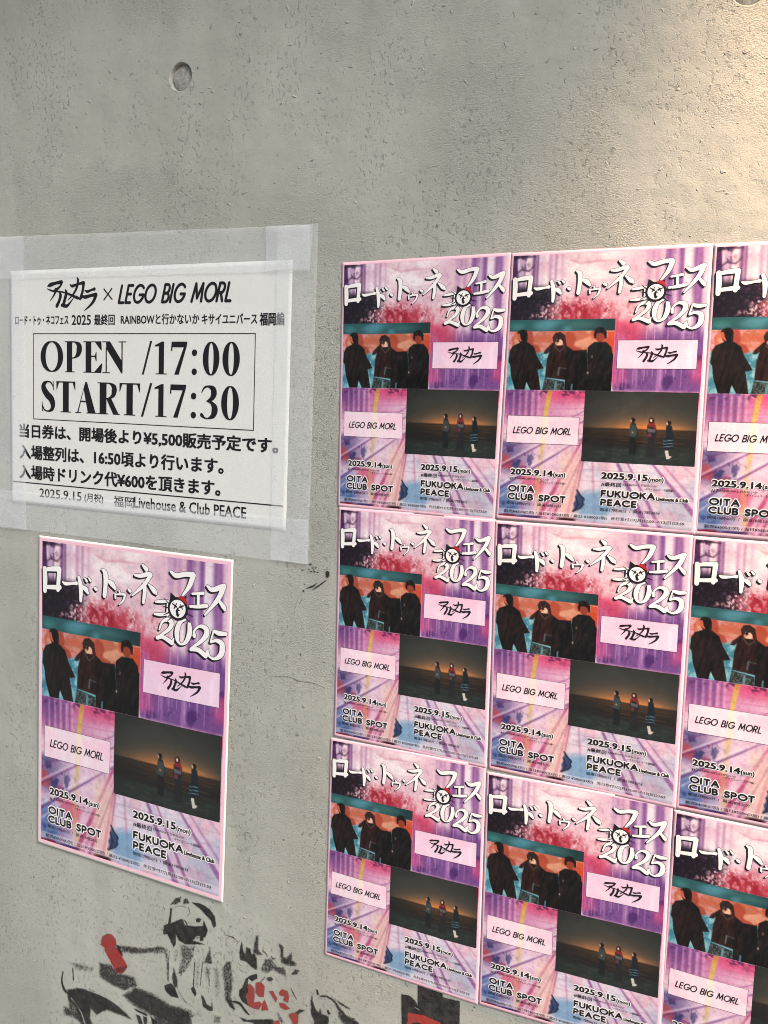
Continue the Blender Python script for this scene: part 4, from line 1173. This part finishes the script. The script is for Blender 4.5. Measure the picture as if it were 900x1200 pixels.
# frosted tape strips, each its own thing
def tape(label, pxs, h, seed):
    """pxs: TL TR BR BL in the photo's pixels"""
    q = [back(x, y, h) for x, y in pxs]
    w = np.linalg.norm(q[1] - q[0]) * 100; hh = np.linalg.norm(q[3] - q[0]) * 100
    sh = Sheet(q, w, hh, h - .0002, .00016, seed)
    root = empty('tape_strip', (sh.o[0], 0, sh.o[1]))
    nx, ny = max(4, int(w * 1.2)), max(4, int(hh * 1.2))
    X, Y = np.meshgrid(np.linspace(0, w, nx + 1), np.linspace(0, hh, ny + 1))
    f = sh.pos(X, Y, 0)
    g_ = np.random.default_rng(int(seed * 10))
    f[0, :, 2] += g_.normal(0, .00022, nx + 1); f[-1, :, 2] += g_.normal(0, .00022, nx + 1)
    f[:, 0, 0] += g_.normal(0, .00018, ny + 1); f[:, -1, 0] += g_.normal(0, .00018, ny + 1)
    o = mesh_obj('tape_strip', f.reshape(-1, 3), grid_faces(nx, ny), M_TAPE, None, (sh.o[0], 0, sh.o[1]), smooth=True)
    bpy.data.objects.remove(root)
    tag(o, label, 'tape', 'frosted tape holding the notice')
    return o
tape('frosted tape strip along the top edge of the white notice', [(-16, 278), (366, 263.5), (363, 317.3), (-14, 327.6)], .0026, 1.1)
tape('frosted tape strip along the bottom edge of the white notice', [(-14, 572), (361, 609.5), (359.5, 661.5), (-14, 615)], .0026, 2.3)
tape('frosted tape strip down the left edge of the white notice', [(-30, 279), (27.4, 276.8), (30.5, 621.5), (-28, 614.5)], .0034, 3.6)
tape('frosted tape strip down the right edge of the white notice', [(325.5, 264.6), (373, 261.5), (361.2, 661.6), (316.5, 655.5)], .0034, 4.2)
tape('short frosted tape piece doubled over the upper right corner of the notice', [(312, 265.4), (362.5, 262.8), (362.5, 315.6), (311.5, 317.2)], .0042, 5.9)

# ------------------------------------------------------------------ stencil graffiti
def paint_patch(name, box_px, step, draw, parent, h=.0004):
    """draw(R) returns cover (0..1) and colour in photo pixels; the paint film lies on the wall"""
    x0, y0, x1, y1 = box_px
    nx, ny = int((x1 - x0) / step), int((y1 - y0) / step)
    r = Ras(x0, y0, x1, y1, nx, ny, (20, 20, 21))
    r.cov = np.zeros(r.X.shape)
    draw(r)
    M = cam.rotation_euler.to_matrix(); C = np.array(cam.location); M = np.array(M)
    D = np.stack([(r.X - 450) / F_PX, -(r.Y - 600) / F_PX, -np.ones_like(r.X)], -1) @ M.T
    t = -(C[1] + h) / D[..., 1]
    V = (C + D * t[..., None]).reshape(-1, 3)
    f = grid_faces(nx, ny)
    cv = r.cov.ravel()
    keep = cv[f].max(1) > .03
    f = f[keep]
    used = np.unique(f); remap = np.full(len(V), -1); remap[used] = np.arange(len(used))
    colr = np.concatenate([lin(r.c).reshape(-1, 3), cv[:, None]], 1)[used]
    return mesh_obj(name, V[used], remap[f], M_PAINT, parent, colors=colr, attr='paint')

def cov(r, a, col=None):
    a = np.clip(a, 0, 1)
    r.cov = np.maximum(r.cov, a)
    if col is not None: r.put((a > .1) * 1.0, col)
def cpoly(r, z, pts, a=1., soft=1.0, col=None, smooth=0):
    soft = 1.0 + (soft - 1.0) * .6
    cov(r, a * np.clip(.5 - r.sd_poly(z(pts), smooth) / soft, 0, 1), col)
def cline(r, z, pts, a=1., soft=1.0, col=None):
    p = np.array([(*z([q[:2]])[0], q[2]) for q in pts])
    p = catmull(p, 4)
    cov(r, a * np.clip(.5 - r.sd_line(p) / soft, 0, 1), col)
def cut(r, z, pts, soft=1.0, smooth=0):
    r.cov = r.cov * (1 - np.clip(.5 - r.sd_poly(z(pts), smooth) / soft, 0, 1))
def cutline(r, z, pts, soft=.8):
    p = catmull(np.array([(*z([q[:2]])[0], q[2]) for q in pts]), 4)
    r.cov = r.cov * (1 - np.clip(.5 - r.sd_line(p) / soft, 0, 1))
def zone(x0, y0, s): return lambda pts: [(x0 + x / s, y0 + y / s) for x, y in pts]
Z1, Z2, Z3, Z4, Z5 = zone(60, 1020, 6.4286), zone(180, 1040, 6.4286), zone(270, 1080, 6.0), zone(440, 1140, 7.5), zone(270, 640, 6.669)

def black_paint(r):
    X, Y = r.X, r.Y
    # wheel arch and swooping body at the lower left
    cpoly(r, Z1, [(362, 695), (450, 712), (500, 775), (620, 800), (650, 870), (545, 905), (470, 870), (362, 800)], .62, 6)
    cpoly(r, Z1, [(545, 940), (640, 885), (760, 930), (900, 1020), (1050, 1060), (1060, 1230), (830, 1130), (700, 1060), (600, 1000)], .78, 9)
    cpoly(r, Z1, [(120, 900), (200, 885), (300, 905), (420, 960), (520, 1035), (610, 1122), (500, 1080), (420, 1050), (345, 1085), (300, 1040), (290, 1110), (330, 1200), (240, 1200), (180, 1030), (130, 980)], .86, 5)
    cutline(r, Z1, [(270, 900, .9), (420, 960, 1.1), (560, 1060, 1.2), (620, 1130, 1.0)])
    cutline(r, Z1, [(150, 960, .9), (220, 1060, 1.3), (262, 1180, 1.4)])
    cline(r, Z1, [(90, 760, .9), (80, 830, 1.6), (100, 900, 2.2), (150, 950, 1.2), (230, 1060, .6)])
    cline(r, Z1, [(162, 735, .9), (168, 826, 1.2)], .9)
    cpoly(r, Z1, [(135, 970), (200, 1010), (250, 1160), (170, 1110), (95, 1085), (92, 1025), (135, 1040)], .6, 6)
    cpoly(r, Z1, [(130, 690), (220, 700), (320, 730), (318, 770), (180, 745)], .34, 9)
    cpoly(r, Z1, [(625, 1040), (720, 1080), (725, 1100), (640, 1060)], .95, 1.2); cpoly(r, Z1, [(640, 1085), (672, 1100), (690, 1157), (660, 1157)], .9, 1.2)
    cpoly(r, Z1, [(690, 1095), (722, 1110), (718, 1157), (700, 1157)], .9, 1.2); cpoly(r, Z1, [(750, 1100), (800, 1140), (812, 1190), (760, 1157)], .9, 1.2)
    # the arm
    cline(r, Z1, [(500, 590, 5.5), (560, 595, 7.5), (650, 605, 7), (760, 600, 5.2), (830, 590, 4.6), (870, 640, 2.4), (880, 820, .9)], .60, 3.5)
    cpoly(r, Z1, [(488, 560), (520, 570), (540, 640), (505, 640)], .9, 3)
    cpoly(r, Z1, [(862, 870), (900, 850), (930, 880), (960, 960), (905, 950), (870, 920)], .95, 1.5)
    # head: cap, shaded face, hair
    cpoly(r, Z2, [(125, 130), (165, 80), (215, 65), (200, 110), (170, 128), (130, 132)], .6, 3); cpoly(r, Z2, [(225, 95), (250, 78), (270, 118), (222, 124)], .65, 3)
    cpoly(r, Z2, [(285, 112), (350, 120), (420, 160), (462, 220), (470, 290), (450, 305), (435, 250), (400, 215), (350, 160)], .95, 1.6)
    cpoly(r, Z2, [(125, 155), (138, 160), (130, 260), (120, 290), (108, 280), (122, 210)], .95, 1.6)
    cpoly(r, Z2, [(78, 285), (130, 270), (215, 235), (235, 285), (300, 292), (372, 290), (378, 250), (408, 320), (392, 372), (372, 378), (378, 400), (350, 402), (348, 372), (300, 400), (384, 430), (240, 428), (190, 400), (168, 352), (165, 430), (150, 450), (128, 400), (105, 352), (72, 352)], .93, 2.0)
    cutline(r, Z2, [(300, 400, 1.2), (330, 370, 1.4), (350, 372, .9)])
    cpoly(r, Z2, [(318, 238), (340, 228), (360, 242), (345, 262), (322, 262)], .9, 1.6); cline(r, Z2, [(235, 250, .8), (250, 272, 1.6)], .9); cline(r, Z2, [(228, 240, .6), (222, 280, .8), (300, 292, .8)], .7)
    cline(r, Z2, [(262, 150, .7), (272, 190, .9), (255, 215, .6)], .6)
    # torso, soft greys
    cpoly(r, Z2, [(200, 430), (290, 450), (300, 500), (270, 580), (215, 660), (180, 650), (205, 540)], .42, 7)
    cpoly(r, Z2, [(0, 450), (60, 440), (105, 470), (108, 590), (80, 500), (0, 500)], .40, 7)
    cpoly(r, Z2, [(150, 600), (180, 700), (180, 760), (150, 740), (140, 680)], .75, 3)
    cline(r, Z2, [(118, 480, .5), (112, 600, .9), (110, 700, .8)], .7); cline(r, Z2, [(310, 560, .8), (300, 740, 1.1)], .85); cline(r, Z2, [(370, 560, .9), (352, 740, 1.0)], .7)
    cpoly(r, Z2, [(82, 740), (110, 728), (148, 735), (125, 760), (150, 808), (120, 812), (88, 775)], .95, 1.5)
    cpoly(r, Z2, [(282, 762), (302, 742), (325, 800), (312, 822), (290, 785)], .95, 1.5)
    cpoly(r, Z2, [(375, 570), (400, 520), (425, 445), (440, 575)], .62, 4); cpoly(r, Z2, [(285, 470), (310, 440), (300, 480)], .7, 2)
    cpoly(r, Z2, [(358, 808), (380, 830), (400, 880), (434, 900), (440, 840), (445, 930), (420, 930), (375, 900)], .85, 2)
    cpoly(r, Z2, [(545, 560), (585, 560), (592, 760), (582, 830), (620, 920), (600, 900), (540, 850), (535, 760), (515, 620)], .55, 5)
    cpoly(r, Z2, [(540, 830), (580, 840), (618, 925), (580, 905)], .9, 2)
    cline(r, Z2, [(590, 860, 1.2), (650, 880, 1.8), (690, 930, 2.2), (716, 958, 1.4)], .95)
    cpoly(r, Z2, [(385, 600), (430, 600), (420, 700), (395, 720)], .3, 7)
    cpoly(r, Z2, [(0, 860), (60, 920), (180, 960), (300, 965), (280, 985), (160, 1000), (260, 1029), (300, 1100), (60, 1100), (0, 1000)], .62, 10)
    cline(r, Z2, [(205, 440, .8), (222, 520, 1.0), (190, 640, .7)], .55, 2); cline(r, Z2, [(300, 500, 1.0), (262, 590, .9), (205, 665, .6)], .5, 2)
    cpoly(r, Z2, [(150, 470), (180, 440), (196, 500), (170, 590), (150, 560)], .22, 8); cpoly(r, Z2, [(320, 560), (350, 560), (345, 740), (312, 740)], .25, 7)
    cpoly(r, Z2, [(455, 600), (500, 610), (505, 800), (470, 860), (450, 760)], .22, 8); cline(r, Z2, [(400, 610, .7), (420, 720, 1.2), (412, 800, .6)], .5, 2)
    cpoly(r, Z2, [(230, 250), (300, 255), (345, 285), (300, 296), (240, 288)], .18, 6); cline(r, Z2, [(140, 160, .7), (190, 140, .9), (250, 150, .5)], .45, 1.5)
    cline(r, Z2, [(180, 760, .8), (230, 850, 1.2), (300, 905, .7)], .4, 3); cpoly(r, Z2, [(450, 960), (510, 975), (500, 1020), (450, 1020)], .45, 5)
    # raised hands of the crowd
    cline(r, Z2, [(545, 360, .6), (600, 378, 1.3), (640, 420, .5)], .8)
    cpoly(r, Z3, [(80, 140), (90, 200), (105, 240), (112, 180), (138, 190), (150, 235), (165, 215), (185, 260), (188, 340), (150, 320), (115, 285), (70, 265), (62, 220)], .86, 3)
    cpoly(r, Z3, [(178, 100), (200, 95), (195, 190), (205, 215), (225, 232), (190, 235), (160, 215), (168, 160)], .72, 4)
    cpoly(r, Z3, [(240, 265), (285, 260), (330, 320), (380, 320), (395, 390), (350, 370), (300, 340), (250, 365), (215, 340)], .5, 5)
    cpoly(r, Z3, [(340, 150), (372, 180), (372, 250), (400, 255), (420, 230), (430, 215), (432, 270), (468, 295), (460, 312), (390, 305), (358, 290), (352, 200)], .72, 4)
    cpoly(r, Z3, [(428, 370), (455, 335), (486, 345), (470, 372)], .66, 3); cline(r, Z3, [(225, 200, .6), (250, 225, 1.2), (260, 245, .4)], .7); cline(r, Z3, [(285, 240, .5), (300, 262, 1.4), (318, 255, .4)], .8)
    cpoly(r, Z3, [(62, 480), (85, 465), (110, 400), (140, 380), (188, 366), (190, 400), (150, 420), (128, 400), (120, 430), (150, 490), (118, 520), (125, 590), (80, 560), (62, 520)], .95, 1.5)
    cpoly(r, Z3, [(200, 440), (240, 400), (285, 388), (305, 410), (270, 420), (240, 385)], .7, 2)
    cline(r, Z3, [(0, 560, 1.6), (60, 570, 2.0), (100, 620, 2.4), (128, 655, 1.2)], .95)
    cline(r, Z3, [(425, 465, .6), (440, 500, 1.0), (465, 545, .7)], .8)
    cpoly(r, Z3, [(65, 672), (120, 690), (290, 685), (300, 715), (160, 712), (90, 700)], .8, 2); cpoly(r, Z3, [(160, 690), (300, 690), (300, 800), (170, 800)], .9, 2)
    cpoly(r, Z3, [(455, 640), (490, 615), (522, 625), (485, 645), (470, 670)], .85, 2); cline(r, Z3, [(330, 640, 2), (355, 690, 5), (380, 740, 4)], .35, 3)
    # figure at the right
    cpoly(r, Z3, [(565, 540), (575, 520), (580, 560), (598, 610), (620, 640), (632, 612), (642, 650), (690, 668), (690, 800), (585, 800), (590, 700), (568, 650)], .8, 3)
    cpoly(r, Z3, [(604, 480), (615, 480), (625, 512), (608, 518)], .9, 1.5); cpoly(r, Z3, [(678, 625), (690, 622), (700, 645), (715, 648), (688, 655)], .9, 1.2)
    cline(r, Z3, [(635, 525, 1.4), (680, 528, 2.4), (730, 560, 2.4), (762, 610, 2.6), (830, 690, 4.8), (890, 715, 4)], .85, 2)
    cpoly(r, Z3, [(738, 545), (790, 575), (850, 618), (825, 612), (770, 585)], .7, 2.5)
    cpoly(r, Z3, [(755, 620), (800, 655), (870, 680), (900, 730), (860, 800), (800, 720), (760, 670)], .7, 5)

def red_paint(r):
    RED = (150, 40, 38)
    cline(r, Z1, [(430, 535, 17.0), (436, 545, 16.5)], 1, 2.2, RED)
    cpoly(r, Z1, [(400, 598), (480, 570), (520, 625), (575, 725), (540, 775), (492, 772), (455, 700)], 1, 1.5, RED)
    cpoly(r, Z1, [(490, 745), (520, 728), (568, 725), (556, 752), (495, 775)], 1, 1.6, (96, 22, 22))
    for p in ([(118, 450), (140, 440), (168, 470), (170, 530), (160, 610), (125, 590), (108, 520), (125, 490)], [(178, 430), (215, 425), (242, 455), (235, 530), (200, 530), (178, 500)],
              [(165, 570), (205, 560), (222, 580), (200, 618), (165, 610)], [(222, 580), (240, 545), (268, 622), (218, 625)],
              [(272, 490), (300, 488), (328, 535), (322, 572), (295, 530)], [(338, 500), (365, 475), (402, 490), (412, 530), (405, 572), (372, 555), (380, 525), (350, 520)],
              [(342, 570), (380, 575), (418, 612), (385, 622), (350, 600)], [(410, 655), (440, 640), (478, 650), (475, 720), (440, 720)], [(300, 700), (340, 695), (355, 740), (300, 760)]):
        cpoly(r, Z3, p, .97, 1.3, (146, 50, 48))
    r.cov *= 1

def block_black(r):
    cpoly(r, Z4, [(228, 188), (300, 200), (345, 240), (372, 290), (372, 100), (590, 130), (590, 215), (742, 250), (738, 520), (232, 520)], .93, 1.6)
    cutline(r, Z4, [(330, 296, .5), (385, 325, .7)]); 
def block_red(r):
    RED = (160, 52, 44)
    cpoly(r, Z4, [(285, 352), (420, 372), (572, 440), (560, 520), (275, 520)], 1, 1.6, RED)
    r.cov = r.cov * (1 - np.clip(.5 - (np.hypot((r.X - (440 + 360 / 7.5)) / 8.5, (r.Y - (1140 + 480 / 7.5)) / 6) - 1) * 6 / 1.4, 0, 1))

bp = paint_patch('stencil_painting', (60, 1040, 425, 1214), .62, black_paint, wall)
bp['label'] = 'worn black stencil of a figure with a bandana among raised hands'
rp = paint_patch('red_paint', (110, 1090, 360, 1212), .62, red_paint, bp, .0006)
bb = paint_patch('stencil_block', (465, 1140, 545, 1214), .62, block_black, wall)
bb['label'] = 'black stencilled block with a red field at the foot of the posters'
paint_patch('red_paint', (470, 1180, 522, 1214), .62, block_red, bb, .0006)

def scuffs(r):
    cpoly(r, Z5, [(742, 205), (752, 192), (772, 198), (776, 225), (762, 250), (744, 240)], .85, 1.2)
    cline(r, Z5, [(590, 332, .8), (640, 315, 2.0), (675, 292, .7)], .95); cline(r, Z5, [(645, 338, .8), (700, 302, 1.7), (750, 266, .7)], .95)
    cline(r, Z5, [(498, 545, 1.6), (505, 490, 1.2), (520, 430, 1.5), (560, 360, 1.2)], .30, 2.2); cline(r, Z5, [(540, 450, .8), (565, 405, 1.0)], .5, 1.4)
    for x, y, w in ((625, 142, 2.2), (640, 170, 1.5), (665, 168, 1.2), (628, 198, 1.6), (655, 200, 1.8), (560, 188, 1.3), (570, 350, 1.8), (580, 300, 1), (612, 182, .9), (680, 204, 1.2), (650, 186, 1.2)):
        cline(r, Z5, [(x - 4, y, w * .6), (x, y + 1, w), (x + 8, y - 1, w * .4)], .9)
    cline(r, Z5, [(548, 845, 1.4), (549, 852, 1.4)], .95); cline(r, Z5, [(210, 664, 1.2), (212, 668, 1.2)], .95)
    cline(r, Z5, [(300, 1020, .5), (380, 1018, .8), (470, 1026, .9), (530, 1054, 1.0), (640, 1070, .9), (740, 1108, .7)], .55, .8, (70, 72, 66))
sp = paint_patch('scuff_marks', (340, 655, 390, 730), .5, lambda r: scuffs(r), wall, .0003)
sp['label'] = 'black scuffs beside the lower right corner of the tape'
sp['kind'] = 'stuff'
def crack_fn(r): scuffs(r)
cp = paint_patch('crack', (300, 760, 388, 812), .5, crack_fn, wall, .0003)
